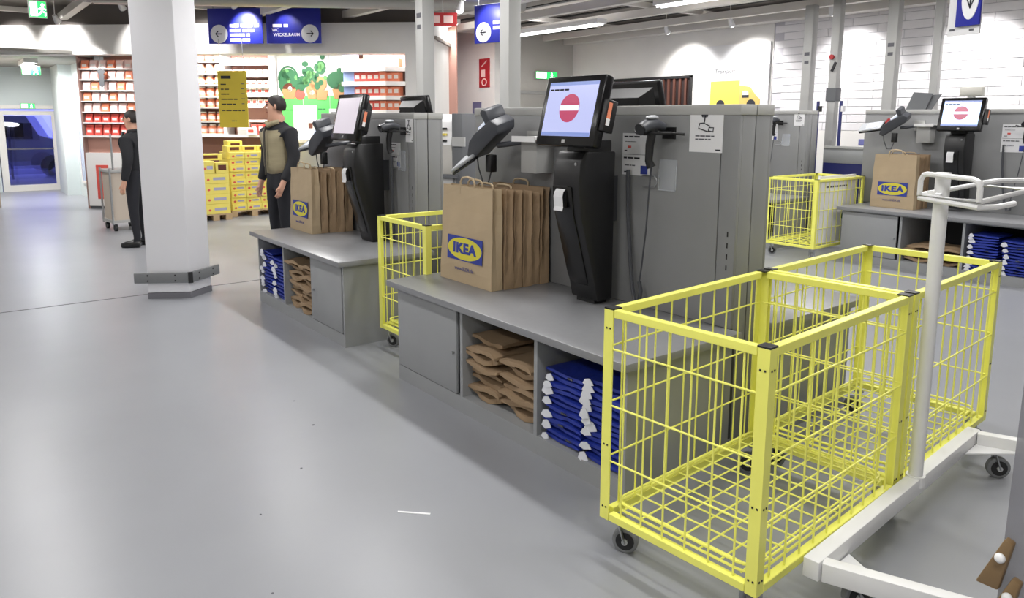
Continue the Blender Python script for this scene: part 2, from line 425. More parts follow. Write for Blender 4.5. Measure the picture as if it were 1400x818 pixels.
def partition(x0, x1, y, ztop, label, th=.26):
    t = thing('partition_wall', label, 'partition', (x0, y, 0), 0, 'tall grey partition walls of the checkouts')
    L = x1-x0
    MB().box(.05, L-.05, .008, th-.008, 0, ztop-.05).build('core', M_greyd, t)
    MB().box(0, L-.105, 0, .02, .645, ztop-.05).build('front_panel', M_panel, t, bevel=.003)
    MB().box(L-.10, L-.0, 0, .02, .645, ztop-.05).build('edge_strip', M_panel, t, bevel=.003)
    MB().box(0, L, th-.02, th, .645, ztop-.05).build('back_panel', M_panel, t, bevel=.003)
    MB().box(L-.03, L, .02, th*.46, 0, ztop-.05).build('end_panel', M_panel, t, bevel=.003)
    MB().box(L-.03, L, th*.46+.008, th-.02, 0, ztop-.05).build('end_panel', M_panel, t, bevel=.003)
    MB().box(0, .03, .02, th-.02, 0, ztop-.05).build('end_panel', M_panel, t)
    MB().box(-.004, L+.004, -.004, th*.46, ztop-.05, ztop).build('top_cap', M_greyl, t, bevel=.004)
    MB().box(-.004, L+.004, th*.46+.008, th+.004, ztop-.05, ztop).build('top_cap', M_greyl, t, bevel=.004)
    for k in range(4): MB().box(L-.045, L-.038, -.001, .001, .93+.055*k, .955+.055*k).build('slot', M_black, t)
    return t

def make_kiosk(label, scr, symbol=True, loc=(0,0,0), rz=0):
    """local: y=0 is the wall behind, -y faces the customer"""
    t = thing('checkout_kiosk', label, 'kiosk', loc, rz, 'black self checkout kiosks')
    side = [(-.075,.02),(-.19,.02),(-.225,.16),(-.275,.33),(-.325,.50),(-.345,.66),(-.335,.78),(-.30,.84),(-.075,.84)]
    MB().prism(side, lambda a,b,c: (c,a,b), -.155, .055).build('pedestal', M_blk, t, bevel=.012)
    side2 = [(-.21,.10),(-.236,.16),(-.285,.33),(-.335,.50),(-.355,.655),(-.34,.655),(-.30,.50),(-.22,.2)]
    MB().prism(side2, lambda a,b,c: (c,a,b), -.145, .005).build('front_cover', M_blks, t, bevel=.006)
    MB().box(-.12,.02,-.18,-.09,0,.02).build('foot', M_blk, t)
    MB().box(-.10,0,-.08,0,.45,.70).build('wall_mount', M_char, t)
    MB().obox((-.07,-.352,.60), (.085,.012,.12), (-.12,0,0)).build('printer_slot', M_blk, t)
    # paper slip curling out of the printer
    mb = MB(); pts = [(-.357,.640),(-.372,.625),(-.378,.60),(-.374,.57),(-.372,.545),(-.378,.525)]
    for (a,b),(c,d_) in zip(pts, pts[1:]): mb._add([(-.105,a,b),(-.035,a,b),(-.035,c,d_),(-.105,c,d_),(-.105,a+.0015,b),(-.035,a+.0015,b),(-.035,c+.0015,d_),(-.105,c+.0015,d_)], [(0,1,2,3),(7,6,5,4),(0,4,5,1),(3,2,6,7),(0,3,7,4),(1,5,6,2)])
    mb.build('receipt', M_paper, t)
    MB().cyl((.02,-.325,.775), (.02,-.338,.775), .009, 10).build('lock', M_zinc, t)
    # neck and tilted monitor
    MB().box(-.13, .05, -.27, -.10, .80, .90).build('neck', M_blk, t, bevel=.01)
    tl = math.radians(-14)
    R = Matrix.Translation((0,-.34,1.045)) @ Matrix.Rotation(tl, 4, 'X')
    mon = MB().box(-.225,.225,-.03,.03,-.185,.185).xf(R).build('monitor', M_blks, t, bevel=.012)
    MB().prism([(-.19,-.15),(.19,-.15),(.19,.15),(-.19,.15)], lambda a,b,c: (a*(1 if c < .05 else .7), c, b*(1 if c < .05 else .7)), .03, .11).xf(R).build('monitor_back', M_blk, mon)
    MB().box(-.185,.185,-.0325,-.0305,-.135,.150).xf(R).build('screen', scr, mon)
    if symbol:
        MB().box(-.185,.185,-.0335,-.0327,.132,.150).xf(R).build('title_bar', M_sbar, mon)
        MB().box(-.185,.185,-.0335,-.0327,-.135,-.115).xf(R).build('task_bar', M_sbar, mon)
        words(-.175,-.03,.105,.009,-.0327, 3).xf(R).build('caption', M_inkd, mon)
        disc_mb((0,.012), .075, -.0335, -.0327, 32, rz=.075).xf(R).build('stop_disc', M_sred, mon)
        MB().box(-.072,.072,-.0343,-.0337,-.001,.027).xf(R).build('stop_bar', M_swht, mon)
    MB().box(-.012,.012,-.0315,-.0300,-.170,-.152).xf(R).build('maker_badge', M_greyl, mon)
    MB().box(.226,.262,-.02,.05,-.10,.06).xf(R).build('card_reader', M_blk, mon, bevel=.006)
    MB().box(.2625,.2635,-.012,.012,-.07,.045).xf(R).build('sticker', M_orange, mon)
    MB().box(.2633,.2640,-.012,.012,-.07,-.035).xf(R).build('sticker', M_paper, mon)
    return t

def handheld_scanner(label, loc, cs=1.):
    """local: y=0 wall face"""
    t = thing('hand_scanner', label, 'scanner', loc, 0, 'hand scanners hanging on the partition walls')
    MB().box(-.03,.05,-.012,-.0,-.03,.03).build('wall_plate', M_blk, t)
    MB().tube([(-.10,-.10,.005),(-.11,-.13,.01),(-.08,-.15,.0),(-.02,-.155,-.005),(.03,-.14,0),(.08,-.06,0),(.13,-.03,-.004)], .007, 8).build('holder_loop', M_blk, t, smooth=True)
    MB().bar((.02,-.01,0), (.0,-.10,.0), .035, .02).build('holder_arm', M_blk, t)
    h = MB().tube([(0,-.04,.03),(-.005,-.10,.045),(-.01,-.16,.035),(-.012,-.195,.02)], [.022,.030,.033,.027], 12).build('scanner_head', M_char, t, smooth=True)
    MB().ball((-.006,-.12,.078), .02, 10, 6, sc=(1.1,2.2,.6)).build('silver_cap', M_lgp, h, smooth=True)
    MB().tube([(-.012,-.195,.02),(-.012,-.203,.017)], .031, 12).build('scan_window', M_blks, h)
    MB().tube([(-.008,-.11,.03),(-.012,-.125,-.06),(-.02,-.12,-.14),(-.01,-.11,-.172)], [.024,.022,.020,.024], 10).build('handle', M_blk, t, smooth=True)
    MB().tube([(-.01,-.11,-.17),(-.03,-.10,-.30),(-.06,-.08,-.50),(-.10,-.06,-.70),(-.115,-.06,-.80)], .0045, 6).build('cable', M_char, t, smooth=True)
    MB().tube([(-.115,-.06,-.79),(-.10,-.06,-.84),(-.11,-.06,-.90),(-.14*cs,-.06,-.91),(-.17*cs,-.05,-.84),(-.20*cs,-.04,-.70),(-.235*cs,-.03,-.45),(-.245*cs,-.03,-.2)], .011, 8).build('coiled_cable', M_char, t, smooth=True)
    return t

def scan_tray(label, loc):
    t = thing('leaflet_holder', label, 'holder', loc, 0, 'clear leaflet holders')
    MB().box(.0,.115,-.004,-.001,-.01,.15).build('back_plate', M_acryl, t)
    MB().tube([(0,-.006,.10),(0,-.006,0),(.0,-.006,-.01),(.11,-.006,-.01),(.115,-.006,0),(.115,-.006,.12)], .004, 6).build('front_rim', M_acryl, t, smooth=True)
    MB().tube([(-.10,-.02,.06),(-.02,-.02,.06),(0,-.02,.045),(0,-.02,.02),(-.02,-.02,.005),(-.10,-.02,.0)], .004, 6).build('wire_loop', M_zinc, t, smooth=True)
    return t

def wall_sheet(label, loc, w_, h_, kind):
    t = thing('notice_sheet', label, 'notice', loc)
    MB().box(0,w_,-.002,-.0005,0,h_).build('sheet', M_paper, t)
    y = -.0022
    if kind == 'camera':
        def L(*pts): return MB().tube([(a*w_, y-.001, b*h_) for a,b in pts], .0028, 6)
        L((.30,.70),(.27,.58),(.56,.50),(.60,.64),(.42,.71),(.30,.70)).build('camera_outline', M_inkd, t)
        L((.60,.60),(.72,.60),(.71,.50),(.57,.52)).build('lens_outline', M_inkd, t)
        L((.44,.72),(.46,.88)).build('bracket_outline', M_inkd, t)
        L((.36,.90),(.54,.90),(.52,.86),(.38,.86),(.36,.90)).build('mount_outline', M_inkd, t)
        words(.18*w_, .75*w_, .38*h_, .006, y, 5).build('text_line', M_ink, t)
        words(.18*w_, .65*w_, .30*h_, .006, y, 8).build('text_line', M_ink, t)
        words(.80*w_, .95*w_, .05*h_, .006, y, 2).build('text_line', M_inkd, t)
    else:
        words(.06*w_, .62*w_, .90*h_, .008, y, 11).build('text_line', M_inkd, t)
        words(.10*w_, .50*w_, .79*h_, .004, y, 12).build('text_line', M_ink, t)
        words(.08*w_, .20*w_, .57*h_, .006, y, 13).build('text_line', M_inkd, t)
        words(.06*w_, .66*w_, .39*h_, .009, y, 14).build('text_line', M_inkd, t)
        words(.10*w_, .48*w_, .22*h_, .006, y, 15).build('text_line', M_ink, t)
        words(.08*w_, .18*w_, .06*h_, .006, y, 16).build('text_line', M_inkd, t)
        MB().box(.02*w_,.98*w_,y-.0006,y,.49*h_,.50*h_).build('rule', M_ink, t)
        MB().box(.20*w_,.32*w_,y-.0006,y,.64*h_,.70*h_).build('picture', M_redp, t)
        MB().box(.68*w_,.93*w_,y-.001,y,.04*h_,.24*h_).build('blue_mark', M_logob, t, bevel=.0004)
    return t

def card_terminal(label, loc, slim=False):
    """card reader on a swivel arm; local y=0 wall face, x to the right"""
    t = thing('card_terminal', label, 'terminal', loc, 0, 'card terminals on swivel arms')
    MB().tube([(.22,0,.0),(.22,-.10,-.005),(.16,-.16,-.02),(.08,-.18,-.03)], .018, 10).build('swivel_arm', M_char, t, smooth=True)
    MB().box(.16,.28,-.015,0,-.06,.06).build('wall_plate', M_greyl, t)
    R = Matrix.Translation((.02,-.20,.02)) @ Matrix.Rotation(math.radians(-33), 4, 'Y') @ Matrix.Rotation(math.radians(18), 4, 'X')
    body = [(-.17,-.05),(.15,-.05),(.19,-.01),(.16,.05),(-.02,.065),(-.10,.055),(-.19,.0)]
    b = MB().prism(body, lambda a,b_,c: (a,c,b_), -.085, .085).xf(R).build('terminal_body', M_char, t, bevel=.012)
    MB().box(.01,.095,-.060,.055,.058,.078).xf(R).build('display', mat('lit_display', (200,206,220), .3, emit=.9), b, bevel=.004)
    MB().prism([(.10,.04),(.155,.045),(.175,.11),(.15,.135),(.12,.13)], lambda a,b_,c: (a,c,b_), -.08, .08).xf(R).build('display_hood', M_char, b, bevel=.01)
    R2 = Matrix.Translation((-.17,-.23,-.12)) @ Matrix.Rotation(math.radians(-24), 4, 'Y') @ Matrix.Rotation(math.radians(14), 4, 'X')
    R2 = Matrix.Translation((-.17,-.22,-.12)) @ Matrix.Rotation(math.radians(-24), 4, 'Y') @ Matrix.Rotation(math.radians(34), 4, 'X')
    if slim: R2 = Matrix.Translation((-.24,-.20,-.02)) @ Matrix.Rotation(math.radians(-8), 4, 'Y') @ Matrix.Rotation(math.radians(35), 4, 'X')
    k = MB().box(-.15,.12,-.085,.085,-.022,-.005).xf(R2).build('keypad_base', M_blks, t, bevel=.01)
    MB().box(-.15,.12,-.082,.082,-.005,.02).xf(R2).build('keypad_top', M_lgp, k, bevel=.012)
    if slim: MB().box(-.06,.06,-.05,.05,.0205,.0225).xf(R2).build('keypad_display', mat('lit_display', (200,206,220)), k)
    MB().box(.0,.055,-.22,-.17,-.20,-.09).build('cable_box', M_blk, t, bevel=.005)
    MB().tube([(-.08,-.22,.02),(-.10,-.22,-.06),(-.09,-.21,-.18),(-.05,-.2,-.28),(.0,-.2,-.28),(.025,-.195,-.20)], .005, 6).build('cable', M_char, t, smooth=True)
    return t

def wall_shelf(label, loc):
    t = thing('small_wall_shelf', label, 'shelf', loc, 0, 'small white shelves on the partition walls')
    MB().box(0,.22,-.20,0,0,.018).build('shelf_board', M_wht, t, bevel=.003)
    MB().box(.0,.22,-.205,-.2,-.012,.022).build('front_lip', M_wht, t)
    MB().box(.01,.16,-.14,0,-.20,-.001).build('box_below', M_greyl, t, bevel=.004)
    return t

# ---- paper bags standing in a row
def bag_mesh(w_, d_, h_, seed, top_open=.9):
    rnd = random.Random(seed); nz = 8; mb = MB(); rings = []
    for j in range(nz+1):
        f = j/nz; k = 1-.04*f; dd = d_*(1-.55*f) if top_open < .5 else d_*(1-.25*f); g = .35*f   # gusset pinch
        z = h_*f
        jx = lambda: rnd.uniform(-.004,.004)*(f > 0)
        x0, x1 = -w_/2*k, w_/2*k; y0 = 0+.035*f*h_; y1 = y0+dd
        pin = w_*.07*f
        rings.append([(x0+jx(), y0+jx(), z),(0, y0-.006*math.sin(PI*f)+jx(), z),(x1+jx(), y0+jx(), z),(x1-pin+jx(), (y0+y1)/2, z),(x1+jx(), y1+jx(), z),(0,y1+jx(),z),(x0+jx(), y1+jx(), z),(x0+pin+jx(), (y0+y1)/2, z)])
    n = 8; vs_ = [v_ for r in rings for v_ in r]; fs = []
    for j in range(nz):
        for k in range(n): fs.append((j*n+k, j*n+(k+1)%n, (j+1)*n+(k+1)%n, (j+1)*n+k))
    fs.append(tuple(reversed(range(n))))
    # inner skin so that the paper has thickness
    o = len(vs_); th = .002
    for r in rings:
        cx = sum(a for a,_,_ in r)/n; cy = sum(b for _,b,_ in r)/n
        for a,b,c in r:
            dv = Vector((a-cx,b-cy)); l = dv.length or 1; vs_.append((a-dv.x/l*th, b-dv.y/l*th, c+(th if c == 0 else 0)))
    for j in range(nz):
        for k in range(n): fs.append((o+j*n+k, o+(j+1)*n+k, o+(j+1)*n+(k+1)%n, o+j*n+(k+1)%n))
    fs.append(tuple(o+k for k in range(n)))
    for k in range(n): a = nz*n+k; b = nz*n+(k+1)%n; fs.append((a, b, o+b, o+a))
    mb._add(vs_, fs)
    return mb
def paper_bag(label, loc, w_, d_, h_, seed, logo=False, group=None):
    t = thing('paper_bag', label, 'paper bag', loc, 0, group)
    mb = bag_mesh(w_, d_, h_, seed)
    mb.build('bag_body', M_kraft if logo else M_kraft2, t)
    yt = .035*h_
    for (yy, dz) in (((yt+.004, .05), (yt+d_*.72, .035)) if logo else (((yt+d_*.5, .012+.02*random.Random(seed).random()),) if seed % 2 else ())):
        pts = [(-.075, yy, h_-.05), (-.075, yy, h_+dz*.5), (-.055, yy, h_+dz), (0, yy, h_+dz*1.15), (.055, yy, h_+dz), (.075, yy, h_+dz*.5), (.075, yy, h_-.05)]
        MB().tube(pts, .007, 6).build('handle', M_kraft, t, smooth=True)
    if logo:
        zc = h_*.36; lw, lh = w_*.68, h_*.25; yl = .035*zc-.0085
        lean = math.atan(.035)
        R = Matrix.Translation((0, yl, zc)) @ Matrix.Rotation(-lean, 4, 'X')
        pn = MB().box(-lw/2, lw/2, -.0008, 0, -lh/2, lh/2).xf(R).build('printed_panel', M_logob, t)
        disc_mb((0,0), lw*.485, -.0016, -.0008, 40, rz=lh*.46).xf(R).build('printed_oval', M_logoy, pn)
        text('printed_name', 'IKEA', lh*.56, M_logob, pn, tuple(R@Vector((0,-.0022,0))), (PI/2-lean,0,0), offset=lh*.032, sx=1.28)
        text('printed_address', 'www.IKEA.de', lh*.24, mat('print_blue_faded', (92, 92, 140), .7), t, tuple(Matrix.Translation((0, .035*h_*.18-.010, h_*.15))@Vector((0,0,0))), (PI/2-lean,0,0))
    return t

# ---- folded goods in the open compartments
def slab_mesh(w_, d_, h_, seed, amp, curl):
    rnd = random.Random(seed); nx, ny = 5, 4; mb = MB(); top = []; bot = []
    for j in range(ny+1):
        for i in range(nx+1):
            u, v_ = i/nx, j/ny
            x = (u-.5)*w_+rnd.uniform(-amp, amp); y = v_*d_+rnd.uniform(-amp, amp)
            e = min(1, 6*min(u,1-u)+.45)*min(1, 5*v_+.55)
            z = curl*math.sin(u*PI*2+seed)*(1-v_)
            top.append((x, y, z+h_*(.5+.5*e)+rnd.uniform(-amp,amp)*.4)); bot.append((x, y, z+h_*.5*(1-e)+rnd.uniform(-amp,amp)*.2))
    n = nx+1; o = len(top); fs = []
    for j in range(ny):
        for i in range(nx):
            a = j*n+i; fs.append((a,a+1,a+n+1,a+n)); fs.append((o+a,o+a+n,o+a+n+1,o+a+1))
    for i in range(nx):
        fs.append((i,o+i,o+i+1,i+1)); a = ny*n+i; fs.append((a,a+1,o+a+1,o+a))
    for j in range(ny):
        a = j*n; fs.append((a,a+n,o+a+n,o+a)); a = j*n+nx; fs.append((a,o+a,o+a+n,a+n))
    return mb._add(top+bot, fs)
_bag_me = {}
NTH = ['lowest', 'second', 'third', 'fourth', 'fifth', 'sixth', 'seventh', 'eighth', 'ninth', 'tenth', 'eleventh', 'twelfth', 'thirteenth', 'fourteenth']
def folded_kraft_stack(x, y, z, w_, count, h_, where, grp, seed):
    rnd = random.Random(seed)
    for k in range(count):
        key = ('k', round(w_,2), round(h_,3), k % 5)
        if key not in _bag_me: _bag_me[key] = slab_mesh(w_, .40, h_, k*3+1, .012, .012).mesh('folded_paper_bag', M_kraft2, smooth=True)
        o = link('folded_paper_bag', _bag_me[key], None, (x+rnd.uniform(-.010,.010), y+rnd.uniform(-.03,.03), z+k*h_*.97), (0,0,rnd.uniform(-.09,.09)))
        tag(o, where % NTH[k], 'paper bag', grp)
def blue_stack(x, y, z, w_, count, h_, where, grp, seed, tagside=-1):
    rnd = random.Random(seed)
    for k in range(count):
        key = ('b', round(w_,2), round(h_,3), k % 5)
        if key not in _bag_me: _bag_me[key] = slab_mesh(w_, .36, h_, k*5+2, .006, .004).mesh('bag_body', M_blueb, smooth=True)
        o = link('folded_blue_bag', _bag_me[key], None, (x+rnd.uniform(-.008,.008), y+rnd.uniform(-.012,.012), z+k*h_*.97), (0,0,rnd.uniform(-.05,.05)))
        tag(o, where % NTH[k], 'blue bag', grp)
        if k % 2 == 0 or rnd.random() < .45:
            dx = tagside*(w_/2-.03)+rnd.uniform(-.012,.012)
            mb = MB(); a = rnd.uniform(-.5,.5); s1, s2 = rnd.uniform(.022,.034), rnd.uniform(.018,.028)
            mb.prism([(-s1,-s2*.4),(-s1*.2,-s2),(s1,-s2*.5),(s1*.7,s2*.3),(s1*.2,s2),(-s1*.6,s2*.7)], lambda p, q, c: (dx+p, c+.25*p-.004, h_*.45+q), -.016, -.0125)
            mb.build('care_tag', M_tag, o)
        elif rnd.random() < .6:
            dx = rnd.uniform(-.01, .05)
            MB().box(dx, dx+.035, -.012, -.008, h_*.35, h_*.62).build('woven_label', M_char, o)

# ---- wire cage on casters
def make_caster(parent, x, y, z, ang, lever=True):
    c = MB().cyl((x,y,z-.012), (x,y,z), .026, 12).build('caster', M_zinc, parent)
    dx, dy = math.cos(ang)*.025, math.sin(ang)*.025
    px, py = -math.sin(ang), math.cos(ang)
    for s_ in (-1, 1):
        MB().bar((x+px*.022*s_, y+py*.022*s_, z-.012), (x+dx+px*.022*s_, y+dy+py*.022*s_, .048), .005, .03, up=(px,py,0)).build('fork', M_zinc, c)
    wp = Vector((x+dx, y+dy, .05)); ax = Vector((px, py, 0))
    MB().tube([wp-ax*.016, wp-ax*.013, wp+ax*.013, wp+ax*.016], [.044,.05,.05,.044], 22).build('tyre', M_rubg, c)
    MB().tube([wp-ax*.0175, wp+ax*.0175], .036, 18).build('wheel_disc', M_rub, c)
    MB().tube([wp-ax*.026, wp+ax*.026], .012, 10).build('axle', M_hub, c)
    return c
CW, CLn, CB, CT = .665, 1.087, .143, .965
def make_cage(label, loc, rz, group='yellow wire cages on casters', bolts=True, nW=6, nL=10):
    t = thing('wire_cage', label, 'cage', loc, rz, group)
    hx, hy = CW/2, CLn/2
    pm = {}
    for sx in (-1, 1):
        for sy in (-1, 1):
            p = posts_profile(MB(), sx*hx, sy*hy, CB, CT, -sx, -sy).build('corner_post', M_yel, t)
            MB().box(min(sx*hx,sx*(hx-.045)), max(sx*hx,sx*(hx-.045)), min(sy*hy,sy*(hy-.045)), max(sy*hy,sy*(hy-.045)), CT, CT+.006).build('corner_cap', M_blk, p)
            if bolts:
                for z in (CB+.05, CB+.30, CT-.07):
                    for d_ in (.014, .030):
                        MB().box(sx*(hx-d_)-.003, sx*(hx-d_)+.003, sy*hy-.002, sy*hy+.002, z-.003, z+.003).build('bolt', M_rub, p)
                        MB().box(sx*hx-.002, sx*hx+.002, sy*(hy-d_)-.003, sy*(hy-d_)+.003, z-.003, z+.003).build('bolt', M_rub, p)
    a = .045
    for s_ in (-1, 1):
        for z0, nm in ((CT-.028, 'top_rail'), (CB, 'bottom_rail')):
            MB().box(-hx+a, hx-a, s_*hy-(.03 if s_ > 0 else 0), s_*hy+(.03 if s_ < 0 else 0), z0, z0+.03).build(nm, M_yel, t, bevel=.002, seg=1)
            MB().box(s_*hx-(.03 if s_ > 0 else 0), s_*hx+(.03 if s_ < 0 else 0), -hy+a, hy-a, z0, z0+.03).build(nm, M_yel, t, bevel=.002, seg=1)
    r = .0038; inn = .012
    vz = MB().tube([(0,0,CB+.02),(0,0,CT-.02)], r, 6).mesh('vertical_wire', M_yel, smooth=True)
    hw = MB().tube([(-hx+.02,0,0),(hx-.02,0,0)], r, 6).mesh('horizontal_wire', M_yel, smooth=True)
    hl = MB().tube([(0,-hy+.02,0),(0,hy-.02,0)], r, 6).mesh('horizontal_wire', M_yel, smooth=True)
    for s_ in (-1, 1):
        for k in range(nW):
            x = -hx+.045+(CW-.09)*(k+.5)/nW
            link('vertical_wire', vz, t, (x, s_*(hy-inn), 0))
        for k in range(nL):
            y = -hy+.045+(CLn-.09)*(k+.5)/nL
            link('vertical_wire', vz, t, (s_*(hx-inn), y, 0))
        for f in (.29, .555, .82):
            z = CB+(CT-CB)*f
            link('horizontal_wire', hw, t, (0, s_*(hy-inn+.006), z)); link('horizontal_wire', hl, t, (s_*(hx-inn+.006), 0, z))
    # floor grid with a rounded double rim
    zf = CB+.045; c = .06; ex, ey = hx-.035, hy-.035
    def rim(z, e):
        pts = []
        for (cx, cy, a0) in ((ex-e-c, ey-e-c, 0), (-ex+e+c, ey-e-c, PI/2), (-ex+e+c, -ey+e+c, PI), (ex-e-c, -ey+e+c, 1.5*PI)):
            for k in range(5): pts.append((cx+c*math.cos(a0+k*PI/8), cy+c*math.sin(a0+k*PI/8), z))
        return MB().tube(pts, .005, 6, closed=True)
    rim(zf, 0).build('floor_rim', M_yel, t, smooth=True); rim(zf+.022, .004).build('floor_rim', M_yel, t, smooth=True)
    fw = MB().tube([(-ex,0,0),(ex,0,0)], r, 5).mesh('floor_wire', M_yel, smooth=True)
    fy = MB().tube([(0,-ey,0),(0,ey,0)], r, 5).mesh('floor_wire', M_yel, smooth=True)
    for k in range(11): link('floor_wire', fw, t, (0, -ey+2*ey*(k+.5)/11, zf))
    for k in range(7): link('floor_wire', fy, t, (-ex+2*ex*(k+.5)/7, 0, zf-.005))
    for i, (sx, sy) in enumerate(((-1,-1),(1,-1),(-1,1),(1,1))):
        make_caster(t, sx*(hx-.05), sy*(hy-.06), CB, (.5, 2.2, 3.6, 1.1)[i])
    return t
# ------------------------------------------------------------------ front row (y = 2.19) and back row (y = 8.45)
YA, YB_ = 2.187, 8.45
WA, WB = 2.985, 9.25
# front-row island nearest the camera ("front checkout")
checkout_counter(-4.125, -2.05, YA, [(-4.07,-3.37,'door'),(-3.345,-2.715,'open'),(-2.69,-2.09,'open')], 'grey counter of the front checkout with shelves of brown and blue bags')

def rear_counter(x0, x1, ywall, label, depth=.90):
    L = x1-x0
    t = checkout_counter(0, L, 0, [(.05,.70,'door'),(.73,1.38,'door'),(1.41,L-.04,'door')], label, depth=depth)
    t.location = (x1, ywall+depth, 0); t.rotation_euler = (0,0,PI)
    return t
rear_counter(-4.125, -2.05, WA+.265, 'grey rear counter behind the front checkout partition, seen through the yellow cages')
partition(-4.28, -2.12, WA, 1.725, 'grey partition wall of the front checkout, behind the big touch screen')
make_kiosk('black kiosk of the front checkout showing a red stop sign on its screen', M_screen, True, (-2.90, WA, .645-.0))
# kiosk of the other side, its back seen over the wall
make_kiosk('black monitor seen from behind over the front checkout partition', M_screen, False, (-3.33, WA+.26, .645+.02), PI)
handheld_scanner('black hand scanner hanging in its holder on the front checkout wall', (-2.55, WA, 1.585))
scan_tray('clear leaflet holder below the hand scanner of the front checkout', (-2.60, WA, 1.30))
wall_sheet('white notice with a drawn surveillance camera on the front checkout wall', (-2.412, WA, 1.495), .198, .200, 'camera')
wall_sheet('white instruction sheet with blue mark behind the front hand scanner', (-2.868, WA, 1.355), .200, .225, 'info')
card_terminal('dark grey card terminal over the paper bags of the front checkout', (-3.85, WA, 1.52))
wall_shelf('small white shelf between card terminal and kiosk of the front checkout', (-3.60, WA, 1.53))
# bags on the counter
def bag_row(x, y, w_, h_, n, dy, which, back):
    paper_bag('upright brown paper bag with blue and yellow logo %s' % back, (x, y, .646), w_, .085, h_, 1, True, 'paper bags standing on the counters')
    for k in range(n):
        rnd = random.Random(k*7+n)
        paper_bag('plain brown paper bag, %s behind the logo bag %s' % (['first','second','third','fourth','fifth','sixth'][k], back), (x+.015+rnd.uniform(-.012,.012), y+.09+k*dy, .646), w_*.97, dy*.92, h_*(.975+rnd.uniform(-.045,.03)), 11+k, False, 'paper bags behind the logo bag %s' % back).rotation_euler = (0, 0, rnd.uniform(-.035,.035))
bag_row(-3.73, 2.52, .555, .60, 5, .070, 'front bag of the row on the front checkout counter', 'on the front checkout')
for (x, n, sd) in ((-3.20, 8, 1), (-2.90, 7, 2)):
    folded_kraft_stack(x, YA+.10, .097, .28, n, .047, '%s brown paper bag from the bottom, {} stack under the front checkout'.format('left' if sd == 1 else 'right'), 'folded paper bags, %s front stack' % ('left' if sd == 1 else 'right'), sd)
blue_stack(-2.535, YA+.085, .097, .27, 12, .031, '%s blue bag from the bottom, left stack under the front checkout', 'blue bags, left front stack', 3)
blue_stack(-2.245, YA+.085, .097, .26, 13, .031, '%s blue bag from the bottom, right stack behind the yellow cage post', 'blue bags, right front stack', 4)

# second island to the left
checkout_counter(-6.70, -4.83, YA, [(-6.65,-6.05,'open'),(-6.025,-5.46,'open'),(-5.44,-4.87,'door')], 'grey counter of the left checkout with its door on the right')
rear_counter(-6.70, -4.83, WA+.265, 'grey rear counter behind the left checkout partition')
partition(-6.86, -5.11, WA, 1.70, 'grey partition wall of the left checkout')
make_kiosk('black kiosk of the left checkout with pale painted glare on its screen', M_screenw, False, (-5.53, WA, .645-.03))
make_kiosk('black monitor seen from behind over the left checkout partition', M_screen, False, (-6.05, WA+.26, .645-.01), PI)
handheld_scanner('black hand scanner on the wall of the left checkout', (-5.28, WA, 1.555), .6)
scan_tray('clear leaflet holder below the hand scanner of the left checkout', (-5.36, WA, 1.25))
wall_sheet('white camera notice on the left checkout wall', (-5.24, WA, 1.47), .115, .19, 'camera')
wall_sheet('white instruction sheet below the left hand scanner', (-5.50, WA, 1.26), .17, .2, 'info')
card_terminal('dark grey card terminal on the left checkout beside the standing man', (-6.42, WA, 1.44), slim=True)
bag_row(-6.42, 2.56, .50, .565, 4, .075, 'front bag of the row on the left checkout counter', 'on the left checkout')
blue_stack(-6.48, YA+.085, .097, .25, 13, .031, '%s blue bag from the bottom, outermost stack under the left checkout', 'blue bags, far left stack', 5)
blue_stack(-6.19, YA+.085, .097, .25, 12, .031, '%s blue bag from the bottom, stack beside brown bags under left checkout', 'blue bags, inner left stack', 6)
for (x, n, sd) in ((-5.88, 9, 3), (-5.61, 9, 4)):
    folded_kraft_stack(x, YA+.09, .097, .26, n, .046, '%s brown paper bag from the bottom, {} stack under the left checkout'.format('left' if sd == 3 else 'right'), 'folded paper bags of the left checkout, %s stack' % ('left' if sd == 3 else 'right'), sd)

# right island in the back row
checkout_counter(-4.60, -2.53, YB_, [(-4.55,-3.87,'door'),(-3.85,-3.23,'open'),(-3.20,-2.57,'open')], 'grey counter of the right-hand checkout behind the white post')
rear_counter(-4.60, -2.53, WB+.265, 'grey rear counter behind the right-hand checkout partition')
partition(-4.74, -2.55, WB, 1.785, 'grey partition wall of the right-hand checkout')
make_kiosk('black kiosk of the right-hand checkout with a glowing red stop sign screen', M_screenb, True, (-3.50, WB, .645+.03))
handheld_scanner('black hand scanner on the right-hand checkout wall at the picture edge', (-2.93, WB, 1.60))
wall_sheet('white instruction sheet beside the right-hand kiosk', (-3.21, WB, 1.32), .26, .30, 'info')
card_terminal('card terminal with pale keypad on the right-hand checkout', (-4.30, WB, 1.60), slim=True)
wall_shelf('small white shelf between terminal and kiosk of the right-hand checkout', (-4.06, WB, 1.60))
bag_row(-4.12, 8.78, .50, .62, 3, .08, 'front bag of the row on the right-hand checkout', 'on the right-hand checkout')
for (x, n, sd) in ((-3.68, 4, 5), (-3.40, 4, 6)):
    folded_kraft_stack(x, YB_+.10, .097, .28, n, .05, '%s brown paper bag from the bottom, {} low stack under the right-hand counter'.format('left' if sd == 5 else 'right'), 'low folded paper bags, %s stack' % ('left' if sd == 5 else 'right'), sd)
blue_stack(-3.03, YB_+.085, .097, .28, 13, .031, '%s blue bag from the bottom, left stack under the right-hand checkout', 'blue bags, right-hand checkout left stack', 7)
blue_stack(-2.72, YB_+.085, .097, .26, 12, .031, '%s blue bag from the bottom, stack at the right picture edge', 'blue bags, right-hand checkout right stack', 8)
